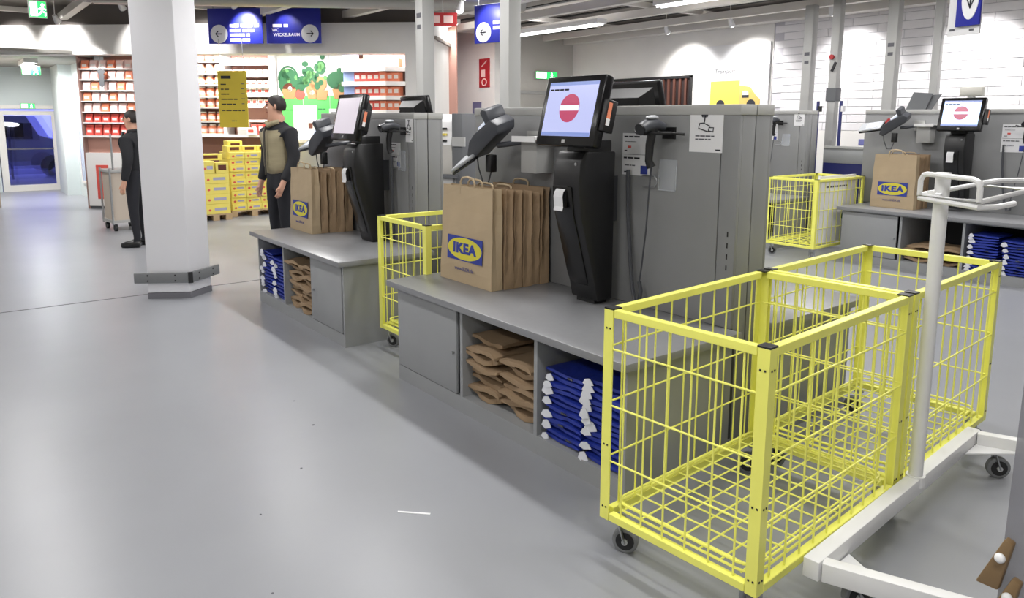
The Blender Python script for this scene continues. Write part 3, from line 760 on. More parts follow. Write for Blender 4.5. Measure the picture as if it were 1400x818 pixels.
# customer display on a stalk above that partition
t = thing('customer_display', 'white display on a stalk above the right-hand monitor', 'display', (-3.60, WB+.13, 1.785))
MB().cyl((0,0,0),(0,0,.16),.02,10).build('stalk', M_greyl, t)
MB().prism([(-.045,.1),(.045,.1),(.02,.16),(-.02,.16)], lambda a,b,c: (a,c,b), -.03, .03).build('neck', M_greyl, t)
MB().box(-.12,.12,-.04,.04,.15,.25).build('display_head', mat('beige_plastic', (190,188,180), .5), t, bevel=.01)
t = thing('folded_card', 'grey folded card leaning behind the right-hand checkout wall', 'card', (-4.20, WB+.15, 1.785))
mb = MB().prism([(-.13,0),(.10,0),(.17,.19),(-.05,.21)], lambda a,b,c: (a,c,b), 0, .012); mb.build('left_leaf', M_greyd, t)
MB().prism([(.06,0),(.16,0),(.26,.18),(.13,.17)], lambda a,b,c: (a,c+.03*(a),b), .014, .026).build('right_leaf', M_greyd, t)
t = thing('wall_sticker', 'small red sticker on the right-hand checkout partition left of the terminal', 'sticker', (-4.55, WB, 1.60))
MB().prism([(0,.05),(.05,.03),(.09,.08),(.13,.09),(.09,.02),(.05,0),(.02,.02)], lambda a,b,c: (a,c,b), -.003, -.001).build('sticker_shape', M_red, t)

# left island in the back row, only its right end shows
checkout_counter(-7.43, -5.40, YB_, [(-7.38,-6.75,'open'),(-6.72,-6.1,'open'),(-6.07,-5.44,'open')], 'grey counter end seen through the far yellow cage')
partition(-7.6, -5.53, WB, 1.785, 'far grey partition wall left of the blue barrier')
handheld_scanner('far black hand scanner above the distant yellow cage', (-5.93, WB, 1.62))
wall_sheet('far white camera notice above the distant cage', (-5.72, WB, 1.58), .15, .19, 'camera')
wall_sheet('far white instruction sheet beside the distant hand scanner', (-6.12, WB, 1.38), .16, .22, 'info')
scan_tray('far clear leaflet holder under the distant hand scanner', (-5.88, WB, 1.32))
# barrier between them
t = thing('barrier_gate', 'grey barrier with navy blue lower panel between the far checkouts', 'barrier', (-5.50, 9.72, 0))
MB().box(-.03,.75,0,.05,1.08,1.30).build('upper_panel', M_grey, t, bevel=.004)
MB().box(-.03,.75,-.01,.06,1.28,1.31).build('top_rail', M_greyl, t)
MB().box(-.03,.70,.005,.045,.12,1.08).build('navy_panel', M_navy, t)
for x in (-.03,.70): MB().box(x,x+.05,0,.05,0,1.08).build('post', M_navy, t)
for (x, lb) in ((-5.97, 'left of the two slim blue posts beside the button pole'), (-5.62, 'right of the two slim blue posts beside the button pole')):
    t = thing('slim_post', lb, 'post', (x, 10.25, 0), 0, 'slim blue posts')
    MB().cyl((0,0,.02),(0,0,1.93),.022,12).build('shaft', mat('post_blue', (52,56,110), .4), t)
    MB().cyl((0,0,0),(0,0,.02),.09,16).build('foot', M_greyd, t)
    MB().box(.015,.05,-.03,.03,1.78,1.86).build('knob', M_paper if 'right' in lb[:6] else M_blk, t)
t = thing('desk_box', 'white box with blue band on the barrier beyond the far cage', 'box', (-5.27, 10.3, 0))
MB().box(-.0,.55,-.15,.15,0,1.38).build('box_body', M_wht, t, bevel=.01)
MB().box(-.004,.554,-.154,.154,1.32,1.40).build('blue_band', mat('pale_blue_band', (120,122,180), .5), t)

# ------------------------------------------------------------------ cages
ang = .0646; o0 = Vector((-1.895, 1.899)); u = Vector((math.cos(ang), math.sin(ang))); v_ = Vector((-math.sin(ang), math.cos(ang)))
c1 = o0+u*(CW/2)+v_*(CLn/2)
make_cage('nearest yellow wire cage on casters, beside the front checkout counter', (c1.x, c1.y, 0), ang)
c2 = c1+v_*(CLn+.02)
make_cage('yellow wire cage directly behind the nearest one, partly behind the white post', (c2.x, c2.y, 0), ang)
make_cage('yellow wire cage standing between the left and the front checkout', (-4.435, 2.47+CLn/2, 0), 0, bolts=False)
c3 = make_cage('distant yellow wire cage holding a white board', (-5.00, 8.12+CLn/2, 0), .0, bolts=False)
t = thing('display_board', 'white printed board standing inside the distant yellow cage', 'board', (-4.70, 8.60, .20))
MB().box(-.012,.012,-.40,.42,0,.80).build('board', M_paper, t)
mbw = words(-.25, .25, .66, .02, 0, 4).xf(Matrix.Rotation(PI/2,4,'Z')); mbw.xf(Matrix.Translation((.0125,0,0))).build('text_line', M_ink, t)
MB().prism([(.12,.28),(.2,.25),(.24,.40),(.17,.36)], lambda a,b,c: (c,a,b), .012, .0135).build('picture', M_leaf, t)

# ------------------------------------------------------------------ white trolley in front
def white_trolley():
    t = thing('white_trolley', 'white steel trolley with tall post and bent tube rack', 'trolley', (-1.205, 2.235, 0))
    a = Vector((0,0,.155)); dv = Vector((-.115,1.585,0)); b = a+dv
    MB().bar(a-dv*.016, b+dv*.016, .055, .07).build('side_beam', M_wht, t, bevel=.004)
    dx = Vector((.93,.37,0)).normalized()
    MB().bar(a+Vector((.026,.01,-.001)), a+dx*.72, .05, .068).build('cross_beam', M_wht, t, bevel=.004)
    MB().bar(b+Vector((.026,-.01,-.001)), b+dx*.72, .05, .068).build('cross_beam', M_wht, t, bevel=.004)
    d1 = dv.normalized()
    def gus(p, q1, q2): return MB().prism([(p.x,p.y),(p.x+q1.x,p.y+q1.y),(p.x+q2.x,p.y+q2.y)], lambda a_,b_,c: (a_,b_,c), .128, .134)
    gus(a+Vector((.03,.03,0)), d1*.17, dx*.20).build('gusset', M_wht, t); gus(b+Vector((.03,-.01,0)), -d1*.17, dx*.22).build('gusset', M_wht, t)
    for p, an in ((a+d1*.07+dx*.09, 1.0), (b-d1*.07+dx*.11, .75), (a+dx*.62+d1*.05, .4), (b+dx*.62-d1*.05, 2.4)): make_caster(t, p.x, p.y, .13, an)
    pp = a+dv*.555
    MB().cyl((pp.x,pp.y,.15),(pp.x,pp.y,.195),.038,16).build('post_socket', M_wht, t)
    MB().cyl((pp.x,pp.y,.19),(pp.x,pp.y,1.452),.027,20).build('post', M_wht, t, smooth=True)
    O_ = Vector((1.225,-2.235,0))
    Lp, Fp, Bp = Vector((-1.361,3.09,1.36))+O_, Vector((-1.107,2.984,1.36))+O_, Vector((-1.431,3.82,1.36))+O_
    Rp = Fp+Bp-Lp; r = .0105; up = Vector((0,0,.085))
    MB().tube([Lp,Fp,Rp,Bp], r, 8, closed=True).build('ring_tube', M_wht, t, smooth=True)
    MB().tube([Lp, Lp+up*.7, Lp+up*.95+(Fp-Lp)*.05, Lp+up+(Fp-Lp)*.12, Fp+up*.95-(Fp-Lp)*.12, Fp+up*.85-(Fp-Lp)*.03, Fp+up*.6, Fp], r, 8).build('hoop_tube', M_wht, t, smooth=True)
    MB().tube([Fp+up*.8, Fp+up*.78+(Rp-Fp)*.3, Rp+up*.5], r, 8).build('upper_tube', M_wht, t, smooth=True)
    MB().tube([Lp+Vector((0,0,-.012)), Fp+Vector((0,0,-.02)), Fp+(Rp-Fp)*.12+Vector((.04,-.01,-.02)), Fp+(Rp-Fp)*.25+Vector((.07,0,-.012))], r, 8).build('lower_tube', M_wht, t, smooth=True)
    MB().bar(Vector((pp.x,pp.y,1.37)), Lp+(Bp-Lp)*.12, .02, .02).build('rack_bracket', M_wht, t)
    MB().bar(Vector((pp.x,pp.y,1.37)), Lp+(Bp-Lp)*.02+(Fp-Lp)*.3, .02, .02).build('rack_bracket', M_wht, t)
    return t
white_trolley()
# blurred grey upright with brown brackets at the right picture edge
t = thing('plastic_upright', 'milky grey upright with two brown brackets at the right edge', 'upright', (-.585, 2.015, 0))
MB().prism([(-.012,.22),(.12,.22),(.12,1.25),(-.004,1.25)], lambda a,b,c: (a+.0,a*.33+c,b), -.02, .02).build('sheet', M_plast, t)
MB().box(.03,.10,.0,.06,0,.42).build('foot_post', M_greyd, t)
for (x, z, s_) in ((-.022, .575, 1.25), (.0, .478, 1.25)):
    b = MB().prism([(-.022*s_,-.045*s_),(.014*s_,-.052*s_),(.030*s_,.05*s_),(.016*s_,.058*s_)], lambda a_,b_,c: (x+a_, c+(x+a_)*.33, z+b_), -.045, -.02).build('bracket', M_bracket, t, bevel=.004)
    MB().ball((x+.014*s_, -.047+(x)*.33, z+.02*s_), .010*s_, 10, 6).build('bolt_cap', M_wht, b, smooth=True)
# ------------------------------------------------------------------ lamps
def luminaire(x, y, z, label, rz=0, power=None, L=1.5):
    t = thing('ceiling_luminaire', label, 'lamp', (x, y, z), rz, 'strip lamps under the ceiling')
    MB().box(-L/2, L/2, -.11, .11, .012, .09).build('housing', M_wht, t)
    for yy in (-.05, .05): MB().cyl((-L/2+.03, yy, -.004), (L/2-.03, yy, -.004), .013, 8).build('tube', M_lamp, t)
    ld = bpy.data.lights.new('tube_light', 'AREA'); ld.shape = 'RECTANGLE'; ld.size = L; ld.size_y = .2
    ld.energy = power or LAMP_W; ld.color = LAMP_COL
    lo = bpy.data.objects.new('tube_light', ld); COL.objects.link(lo); lo.parent = t; lo.location = (0, 0, -.025)
    lu = bpy.data.lights.new('added_up_light', 'AREA'); lu.shape = 'RECTANGLE'; lu.size = L; lu.size_y = .2; lu.energy = (power or LAMP_W)*.22; lu.color = LAMP_COL  # extra upward light above the closed housing, added to brighten the ceiling
    lo = bpy.data.objects.new('added_up_light', lu); COL.objects.link(lo); lo.parent = t; lo.location = (0, 0, .10); lo.rotation_euler = (PI, 0, 0)
    return t
lamps = [(-1.4,3.25),(-3.9,3.25),(-6.4,3.25),(-8.9,3.25),
         (0.4,.6),(-2.4,.6),(-5.2,.6),(-8.2,.6),(-11.2,.6),
         (-1,-2.2),(-5,-2.2),(-9,-2.2),(-13,-1.6),
         (-2,6.2),(-5,6.2),(-8.2,6.2),
         (-1.6,8.95),(-4.4,8.95),(-7.2,8.95)]
for i, (x, y) in enumerate(lamps):
    luminaire(x, y, 3.36, 'white strip lamp high under the ceiling, outside the view', power=LAMP_W*(1.05 if (x, y) == (.4, .6) else .42 if y == .6 and x > -6 else (1.5 if x > -2 else .8) if y < -1 else 1.))
luminaire(-10.3, 8.95, 3.22, 'long bright strip lamp under the ceiling left of the back wall', L=2.3)
luminaire(-17.5, 1.6, 2.66, 'added strip lamp under the corridor ceiling', L=1.2, power=150)  # unseen lamp, added to brighten the corridor
luminaire(-12.4, 7.7, 3.36, 'added strip lamp high above the passage right of the shop', L=1.5, power=110)  # unseen lamp, added to light the dark step wall

def spot(loc, aim, label, power=None, blend=.5, ang=62, visible=True, col=(1,.98,.97), group='spotlights on the ceiling grid', r=.05):
    loc = Vector(loc); aim = Vector(aim); dv = (aim-loc).normalized()
    t = thing('spotlight', label, 'spotlight', tuple(loc), 0, group)
    MB().tube([-dv*.12, -dv*.03, dv*.02], [.03,.05,.055], 12).build('housing', M_wht, t, smooth=True)
    MB().ball(tuple(dv*.0), .045, 10, 6).build('bulb', M_lamp, t, smooth=True)
    MB().cyl(tuple(-dv*.1), (-dv.x*.1, -dv.y*.1, 3.6-loc.z), .008, 6).build('stem', M_wht, t)
    ld = bpy.data.lights.new('spot_light', 'SPOT'); ld.energy = power or SPOT_W; ld.spot_size = math.radians(ang); ld.spot_blend = blend; ld.shadow_soft_size = r; ld.color = col
    lo = bpy.data.objects.new('spot_light', ld); COL.objects.link(lo); lo.parent = t
    lo.location = tuple(dv*.07); lo.rotation_mode = 'QUATERNION'; lo.rotation_quaternion = dv.to_track_quat('-Z', 'Y')
    return t
for i, x in enumerate((-9.4, -8.0, -6.2, -4.4, -2.8, -1.2)):
    spot((x, 10.88, 3.25), (x, 11.6, 2.1), 'spotlight washing the white back wall, %s' % ['first from the dark slatted opening','above the yellow truck board','above the red button pole','above the folded card','above the right-hand monitor','beyond the right picture edge'][i], ang=105, blend=.9)
spot((-8.75, 5.85, 3.12), (-9.2, 5.2, 0.0), 'bright little spotlight beside the third blue sign', power=30)

# ------------------------------------------------------------------ signs
def blue_sign(name_label, loc, rz, w_, h_, side, lines, th=.03, lamp=True, power=40):
    t = thing('hanging_sign', name_label, 'sign', loc, rz, 'blue hanging direction signs')
    MB().box(-w_/2, w_/2, 0, th, 0, h_).build('panel', M_blue, t, bevel=.004)
    r = h_*.26; cx = (-w_/2+r*1.25) if side == 'L' else (w_/2-r*1.25); cz = h_*.28
    d_ = disc_mb((cx, cz), r, -.004, 0, 32).build('arrow_disc', M_white_e, t)
    sg = -1 if side == 'L' else 1
    MB().tube([(cx-sg*r*.35,-.006,cz),(cx+sg*r*.35,-.006,cz)], .009, 6).build('arrow', M_inkd, d_)
    MB().tube([(cx+sg*r*.1,-.006,cz+r*.3),(cx+sg*r*.38,-.006,cz),(cx+sg*r*.1,-.006,cz-r*.3)], .009, 6).build('arrow_head', M_inkd, d_)
    x0 = cx+r*1.25 if side == 'L' else -w_/2+w_*.12
    for i, ln in enumerate(lines):
        z = h_*(.52-.135*i)
        if ln[0] == '#': words(x0, x0+float(ln[1:]), z-h_*.05, h_*.085, 0, 60+i).build('lettering', M_white_e, t)
        else:
            o = text('lettering', ln, h_*.125, M_white_e, t, (x0+len(ln)*h_*.042, -.004, z), offset=.0012)
    for x in (-w_*.4, w_*.4): MB().cyl((x, th/2, h_), (x, th/2, 3.6-loc[2]), .006, 6).build('hanger', M_greyl, t)
    return t
q = W(.86, -.35, 2.87)
blue_sign('blue hanging sign with a left arrow in a white disc', tuple(q), SA, .93, .57, 'L', ['#.50', '#.48', '#.34', '#.34'])
q2 = W(1.85, -.35, 2.87)
blue_sign('blue hanging sign with a right arrow in a white disc', tuple(q2), SA, .92, .56, 'R', ['#.26', 'WC', 'WICKELRAUM'])
for k, (s_, lb) in enumerate(((1.05, 'left'), (1.75, 'right'))):
    a = W(s_, -.75, 3.42); b = W(s_+(.0), -.35, 3.1); spot(a, b, 'small spotlight shining on the blue sign with the %s arrow' % lb, power=110, ang=75)
for k, s_ in enumerate((-3.4, -2.4, -.9, .1, .25, 2.9)):
    a = W(s_, -.62, 3.42); b = W(s_, 0, 2.9)
    if k < 4: spot(a, b, 'small spotlight washing the white fascia, %s' % ['far left', 'left of the pillar', 'behind the pillar', 'right of the pillar'][k], power=80, ang=80)
# third blue sign, edge-on between the two poles
t = blue_sign('blue sign partly hidden by the thick pole', (-8.20, 6.0, 2.66), .25, .62, .50, 'L', ['#.2', '#.2'])
a = Vector((-8.2, 5.55, 3.2)); spot(a, (-8.2, 6.0, 2.85), 'small spotlight right above the partly hidden blue sign', power=36, ang=80)
# fourth sign top right, only its lower end shows
t = thing('hanging_sign', 'blue sign with a down arrow at the top right corner', 'sign', (-2.0, 5.0, 2.165), -.28, 'blue hanging direction signs')
MB().box(-.10,.11,-.012,.0,-.0,.95).build('white_board', M_paper, t)
MB().box(-.035,.12,-.035,-.02,.05,.95).build('panel', M_blue, t, bevel=.003)
disc_mb((.055,.22), .055, -.040, -.035, 28, rz=.135).build('arrow_disc', M_white_e, t)
MB().tube([(.06,-.043,.34),(.06,-.043,.15)], .004, 6).build('arrow', M_inkd, t)
MB().tube([(.04,-.043,.20),(.06,-.043,.15),(.08,-.043,.20)], .004, 6).build('arrow_head', M_inkd, t)
words(-.085,-.05,.03,.014,-.013,3).build('text_line', M_ink, t); words(.045,.075,.02,.014,-.013,5).build('text_line', M_ink, t)
MB().cyl((0,0,.95),(0,0,1.43),.006,6).build('hanger', M_greyl, t)
# yellow price list
t = thing('price_list_sign', 'tall yellow price list hanging in front of the shop shelves', 'sign', tuple(W(.78, -.4, 1.50)), SA)
MB().box(-.25,.25,0,.012,0,.93).build('panel', M_price, t)
words(-.19,-.02,.80,.05,0,2).build('heading', M_inkd, t)
for k, (l, z) in enumerate(((.06,.70),(.12,.62),(.10,.54),(.24,.455),(.22,.375),(.36,.27))):
    words(-.20,-.20+l+.04,z,.018,0,20+k).build('text_line', M_inkd, t); words(.15,.21,z+.01,.014,0,40+k).build('price', M_ink, t)
words(-.04,.05,.10,.015,0,9).build('text_line', M_ink, t)
for x in (-.2,.2): MB().cyl((x,.006,.93),(x,.006,1.45),.004,6).build('hanger', M_greyl, t)
# exit signs
def exit_sign(label, loc, rz, w_, h_, hang=0., two=True):
    t = thing('exit_sign', label, 'sign', loc, rz, 'green emergency exit signs')
    MB().box(-w_/2,w_/2,0,.06,0,h_).build('case', M_greyl, t)
    MB().box(-w_/2+.01,w_/2-.01,-.004,0,.01,h_-.01).build('green_panel', M_green, t)
    MB().box(-w_/2+.02,-.02*w_,-.008,-.004,.02,h_-.02).build('white_door', M_exitw, t)
    # running figure
    s_ = h_; cx = w_*.22
    MB().ball((cx+.05*s_,-.008,.76*s_), .09*s_, 8, 6, sc=(1,.2,1)).build('figure_head', M_exitw, t)
    MB().tube([(cx+.05*s_,-.008,.62*s_),(cx,-.008,.40*s_),(cx-.18*s_,-.008,.16*s_)], .05*s_, 6).build('figure_body', M_exitw, t)
    MB().tube([(cx,-.008,.40*s_),(cx+.18*s_,-.008,.30*s_),(cx+.16*s_,-.008,.12*s_)], .04*s_, 6).build('figure_leg', M_exitw, t)
    MB().tube([(cx-.16*s_,-.008,.52*s_),(cx+.04*s_,-.008,.60*s_),(cx+.22*s_,-.008,.48*s_)], .035*s_, 6).build('figure_arm', M_exitw, t)
    if hang: MB().cyl((0,.03,h_),(0,.03,h_+hang),.012,6).build('hanger', M_greyl, t)
    return t
XR = PI/2   # faces +x
exit_sign('green exit sign hanging in front of the white fascia beam', (-12.0, 1.27, 2.97), XR, .21, .22, .35)
exit_sign('green exit sign hanging inside the corridor below the beam', (-17.0, 1.60, 2.44), XR, .32, .18, .12)
exit_sign('green exit sign directly above the glass exit door', (-19.9, 1.75, 1.845), XR, .28, .12)
exit_sign('green exit sign on the wall right of the thick pole', (RX+.08, 10.75, 2.52), XR, .62, .17)
# fire signs
t = thing('fire_sign', 'tall red fire safety sign on the wall between two poles', 'sign', (-13.30, 9.4, 2.32))
MB().box(0,.38,-.012,0,0,.60).build('panel', M_red, t)
for z, m_ in ((.42,'a'),(.22,'b'),(.03,'c')):
    if m_ == 'a': MB().tube([(.10,-.014,z+.02),(.28,-.014,z+.13)], .012, 6).build('arrow', M_pink, t)
    if m_ == 'b': MB().box(.08,.22,-.016,-.012,z,z+.15).build('picture', M_pink, t)
    if m_ == 'c': MB().tube([(.19+.08*math.cos(k*PI/8),-.014,z+.08+.07*math.sin(k*PI/8)) for k in range(16)], .014, 6, closed=True).build('ring', M_pink, t)
t = thing('fire_sign', 'small red sign hanging from the ceiling right of the leftmost pole', 'sign', (-9.02, 5.75, 2.93), .9)
MB().box(-.2,.2,0,.015,0,.18).build('panel', M_red, t)
for x in (-.1,.08): MB().box(x-.065,x+.065,-.004,0,.04,.14).build('picture', M_pink, t)
MB().cyl((0,.007,.18),(0,.007,.65),.005,6).build('hanger', M_greyl, t)
t = thing('wall_plate', 'small blue and white plate on the wall behind the front card terminal', 'plate', (-13.55, 9.4, 1.72))
MB().box(0,.32,-.015,0,0,.30).build('plate', mat('plate_blue', (110,108,140), .5), t); MB().box(.14,.32,-.018,-.015,0,.17).build('plate_inset', M_walls, t)

# ------------------------------------------------------------------ back wall: slatted opening, truck board
t = thing('slatted_opening', 'dark opening with brown vertical slats in the back wall', 'opening', (-11.4, WY-.015, 1.55))
MB().box(0,2.02,-.02,.0,0,.93).build('recess', mat('dark_recess', (30,14,14), .8), t)
for k in range(14): MB().box(.05+k*.142,.10+k*.142,-.05,-.02,.01,.90).build('slat', mat('slat_brown', (88,52,40), .6), t)
MB().box(-.03,2.05,-.06,0,.90,.95).build('frame', M_blk, t); MB().box(2.02,2.05,-.06,0,0,.95).build('frame', M_blk, t)
t = thing('truck_board', 'white board printed with a yellow truck above the front partition', 'board', (-9.28, WY-.06, 0))
MB().box(0,1.61,0,.03,.9,3.0).build('board', M_paper, t, bevel=.004)
MB().box(.39,1.03,-.004,0,1.93,2.36).build('truck_box', M_truck, t)
MB().prism([(1.03,1.93),(1.46,1.93),(1.46,2.02),(1.38,2.08),(1.25,2.24),(1.03,2.27)], lambda a,b,c: (a,c,b), -.006, 0).build('truck_cab', M_truck2, t)
MB().prism([(1.09,2.06),(1.23,2.06),(1.21,2.17),(1.09,2.17)], lambda a,b,c: (a,c,b), -.009, -.006).build('truck_window', M_white_e, t)
MB().box(1.09,1.23,-.0095,-.006,2.05,2.10).build('truck_window_sill', M_inkd, t)
for x in (.63,1.28): disc_mb((x,1.93), .09, -.010, -.006, 20).build('truck_wheel', M_inkd, t)
text('lettering', 'Transport', .11, M_inkd, t, (.70,-.003,2.53))
# white-and-grey machine between the two left islands
t = thing('ticket_machine', 'white and dark grey machine between the left and front checkouts', 'machine', (-9.15, 6.0, 0), .35)
MB().box(-.30,.20,-.2,.25,.05,.82).build('cabinet', M_greyl, t, bevel=.01)
MB().box(-.33,.24,-.25,.28,0,.05).build('foot', M_greyd, t); MB().box(-.33,.24,-.25,.28,.82,.86).build('ledge', M_greyd, t)
MB().prism([(-.22,1.28),(-.16,1.62),(-.05,1.72),(.22,1.72),(.22,1.28)], lambda a,b,c: (c,a,b), -.32, .12).build('console', M_wht, t, bevel=.015)
MB().prism([(-.12,.86),(.2,.86),(.2,1.28),(-.22,1.28)], lambda a,b,c: (c,a,b), -.30, .12).build('console_base', M_walls, t)
MB().box(.12,.30,-.20,.24,.05,1.73).build('side_column', M_greyd, t, bevel=.008)
MB().box(.14,.36,-.23,-.20,1.27,1.40).build('card_slot', M_greyl, t)
for k, z in enumerate((1.33, 1.42, 1.50)): MB().box(-.24,.04,-.235,-.205+.0,z,z+.03).build('slot', M_blk if k != 1 else M_truck, t)
MB().box(-.28,-.10,-.235,-.16,1.50,1.66).build('screen', M_blks, t)
# ------------------------------------------------------------------ food shop behind the fascia
def sbox(name, s0, s1, t0, t1, z0, z1, m_, parent, bevel=0):
    return MB().box(s0, s1, t0, t1, z0, z1).build(name, m_, parent, bevel=bevel)
def shop_thing(name, label, cat, s_, t_, z=0, group=None): return thing(name, label, cat, tuple(W(s_, t_, z)), SA, group)
spot(W(-1.95, -.75, 3.2), W(-1.95, .4, 1.85), 'spotlight aimed at the lit rack left of the pillar', power=230, ang=62, blend=.8)
for k, s_ in enumerate((.0, 1.4, 2.9)):
    q = W(s_, .62, 2.93)
    luminaire(q.x, q.y, q.z, 'added strip lamp inside the shop, %s' % ('above the jar rack', 'above the green poster', 'above the carton rack')[k], rz=SA, power=(110, 60, 100)[k], L=.9)  # unseen lamps, added so the shop interior overexposes
_packs = {}
def pack(kind, w_, d_, h_, m_, label, group, s_, t_, z, wr=0):
    key = (kind, round(w_,3), round(h_,3), m_.name)
    if key not in _packs:
        if kind == 'jar':
            body = MB().tube([(0,0,0),(0,0,h_*.7),(0,0,h_*.82),(0,0,h_*.86)], [w_/2,w_/2,w_*.40,w_*.34], 12).mesh('jar_body', m_, smooth=True)
            lid = MB().cyl((0,0,h_*.86),(0,0,h_), w_*.38, 12).mesh('lid', M_whp)
            lab = MB().cyl((0,0,h_*.2),(0,0,h_*.55), w_/2+.001, 12).mesh('paper_label', M_pink, smooth=True)
            _packs[key] = (body, [('lid', lid), ('paper_label', lab)])
        elif kind == 'bag':
            pr = [(-.5,0),(.5,0),(.46,.5),(.5,.92),(.5,1),(-.5,1),(-.5,.92),(-.46,.5)]
            body = MB().prism([(a*w_, b*h_) for a,b in pr], lambda a,b,c: (a, c*(1-.7*(b/h_)**3), b), -d_/2, d_/2).mesh('bag_body', m_, bevel=.004, seg=1)
            lab = MB().box(-w_*.3,w_*.3,-d_/2-.002,-d_/2+.01,h_*.25,h_*.5).mesh('paper_label', M_whp)
            _packs[key] = (body, [('paper_label', lab)])
        else:
            body = MB().box(-w_/2,w_/2,-d_/2,d_/2,0,h_).mesh('carton', m_, bevel=.004, seg=1)
            lab = MB().box(-w_*.32,w_*.32,-d_/2-.002,-d_/2,h_*.35,h_*.75).mesh('paper_label', M_whp if m_ is not M_whp else M_redp)
            _packs[key] = (body, [('paper_label', lab)])
    body, subs = _packs[key]
    o = link({'jar':'preserve_jar','bag':'snack_bag','box':'food_carton'}[kind], body, None, tuple(W(s_, t_, z)), (0,0,SA+wr))
    tag(o, label, {'jar':'jar','bag':'bag','box':'carton'}[kind], group)
    for n_, me in subs: link(n_, me, o)
    return o
rnd = random.Random(5)
NTH1 = ['first','second','third','fourth','fifth','sixth','seventh']
ORD = ['top', 'second', 'third', 'fourth', 'fifth', 'sixth', 'seventh']
# jar rack, left of the yellow sign
t = shop_thing('jar_rack', 'white rack of orange jars just right of the pillar', 'shelf', -.62, 1.0)
sbox('back', 0,.52,.38,.40,1.346,2.95,M_shop,t); sbox('side', -.02,0,0,.40,1.346,2.95,M_shelf,t); sbox('side', .52,.54,0,.40,1.346,2.95,M_shelf,t)
for i, z in enumerate((2.70,2.48,2.27,2.06,1.86,1.60,1.368)):
    sbox('shelf_board', 0,.52,0,.38,z-.02,z,M_shelf,t)
    sbox('shelf_edge', 0,.52,-.008,0,z-.03,z+.0,M_greyl,t)
    for c in range(3):
        pack('jar', .15,.15,(.17 if i else .16),M_orange, '%s orange jar on the %s shelf of the rack right of the pillar' % (('left','middle','right')[c], ORD[i]), 'orange jars, %s shelf' % ORD[i], -.62+.09+c*.17, 1.10, z)
# packet rack behind the sign
t = shop_thing('packet_rack', 'white rack of pale packets right of the yellow price list', 'shelf', -.06, 1.05)
sbox('back', 0,.88,.34,.36,.9,2.95,M_shop,t); sbox('side', .86,.88,0,.34,.9,2.95,M_shelf,t)
for i, z in enumerate((2.66,2.44,2.24,2.08,1.88,1.62)):
    sbox('shelf_board', 0,.86,0,.34,z-.02,z,M_shelf,t); sbox('shelf_edge', 0,.86,-.008,0,z-.035,z+.005,M_whp,t)
    if i < 5:
        for c in range(7):
            h_ = .10 if i < 3 else .13
            pack('box', .10,.12,h_, (M_pink,M_pink,M_whp,M_whp,M_whp)[i], 'pale packet, %s from the left on the %s shelf right of the price list' % (NTH1[c], ORD[i]), 'pale packets, %s shelf' % ORD[i], -.06+.08+c*.117, 1.14, z, rnd.uniform(-.06,.06))
sbox('lower_ledge', -.58,1.16,-.12,.28,1.30,1.345,M_shelf,t)
sbox('lower_cabinet', -.56,1.14,-.02,.27,0,1.30,mat('brown_interior',(120,84,70),.8),t)
for c in range(3): pack('box', .11,.14,.20,M_redp, '%s red packet on the white ledge right of the price list' % ('left','middle','right')[c], 'red packets on the ledge', .50+c*.13, 1.05, 1.347)
pack('box', .20,.10,.26,M_pgrey, 'grey carton on the white ledge below the price list', None, .30, .98, 1.347)
pack('box', .16,.12,.13,M_whp, 'white carton on the ledge right below the price list', None, .62-.14, .94, 1.347)
# green poster wall with baskets of vegetables
t = shop_thing('shop_poster', 'large green poster of vegetable baskets behind the standing man', 'poster', .84, 1.35, 1.0)
sbox('panel', 0,1.50,0,.03,0,1.95,M_pgrey,t); sbox('green_field', 0,1.50,-.004,0,0,1.08,M_pgreen,t)
for x in (.48,1.0): sbox('panel_joint', x,x+.012,-.006,0,0,1.9,M_greyl,t)
for (cx, cz, r, rz_, m_) in ((.22,1.32,.20,.26,M_leaf),(.22,1.18,.13,.13,M_prd),(.43,1.10,.10,.10,M_redp),(.62,1.46,.10,.16,M_leaf),(.66,1.18,.11,.12,M_basket),(.85,1.60,.10,.13,M_leaf),(.80,1.30,.16,.14,M_basket),(.88,1.10,.09,.07,M_prd),(1.16,1.36,.20,.17,M_leaf),(1.20,1.18,.12,.12,M_prd),(.46,1.26,.08,.10,M_leaf),(1.34,1.28,.12,.14,M_leaf),(.66,1.14,.05,.05,M_whp),(.24,1.2,.04,.05,M_whp)):
    disc_mb((cx,cz), r, -.010-.002*(m_ is M_whp), -.004, 18, rz=rz_).build('printed_vegetable', m_, t)
rl = random.Random(3)
for k in range(46):
    cx, cz = rl.choice(((.2,1.42),(.5,1.36),(.62,1.5),(.85,1.62),(.8,1.4),(1.18,1.42),(1.3,1.36))); cx += rl.gauss(0,.07); cz += rl.gauss(0,.07)
    disc_mb((max(.05,min(1.42,cx)),cz), rl.uniform(.03,.07), -.013, -.0105, 10, rz=rl.uniform(.03,.08)).build('printed_leaf', M_leaf if rl.random()<.6 else mat('poster_leaf_light',(96,150,90),.7), t)
for (a0,a1,z0) in ((.08,.36,1.12),(.55,.78,1.12),(.72,.98,1.10),(1.06,1.36,1.12)):
    MB().prism([(a0+.04,z0-.1),(a1-.04,z0-.1),(a1,z0+.08),(a0,z0+.08)], lambda a,b,c: (a,c,b), -.012, -.004).build('printed_basket', M_basket, t)
MB().tube([(.22+.19*math.cos(a*PI/10),-.012,1.36+.26*math.sin(a*PI/10)) for a in range(11)], .018, 6).build('printed_handle', M_leaf, t)
words(.1,.35,.80,.02,-.004,6).build('text_line', M_leaf, t); words(.62,.95,.82,.02,-.004,7).build('text_line', M_leaf, t)
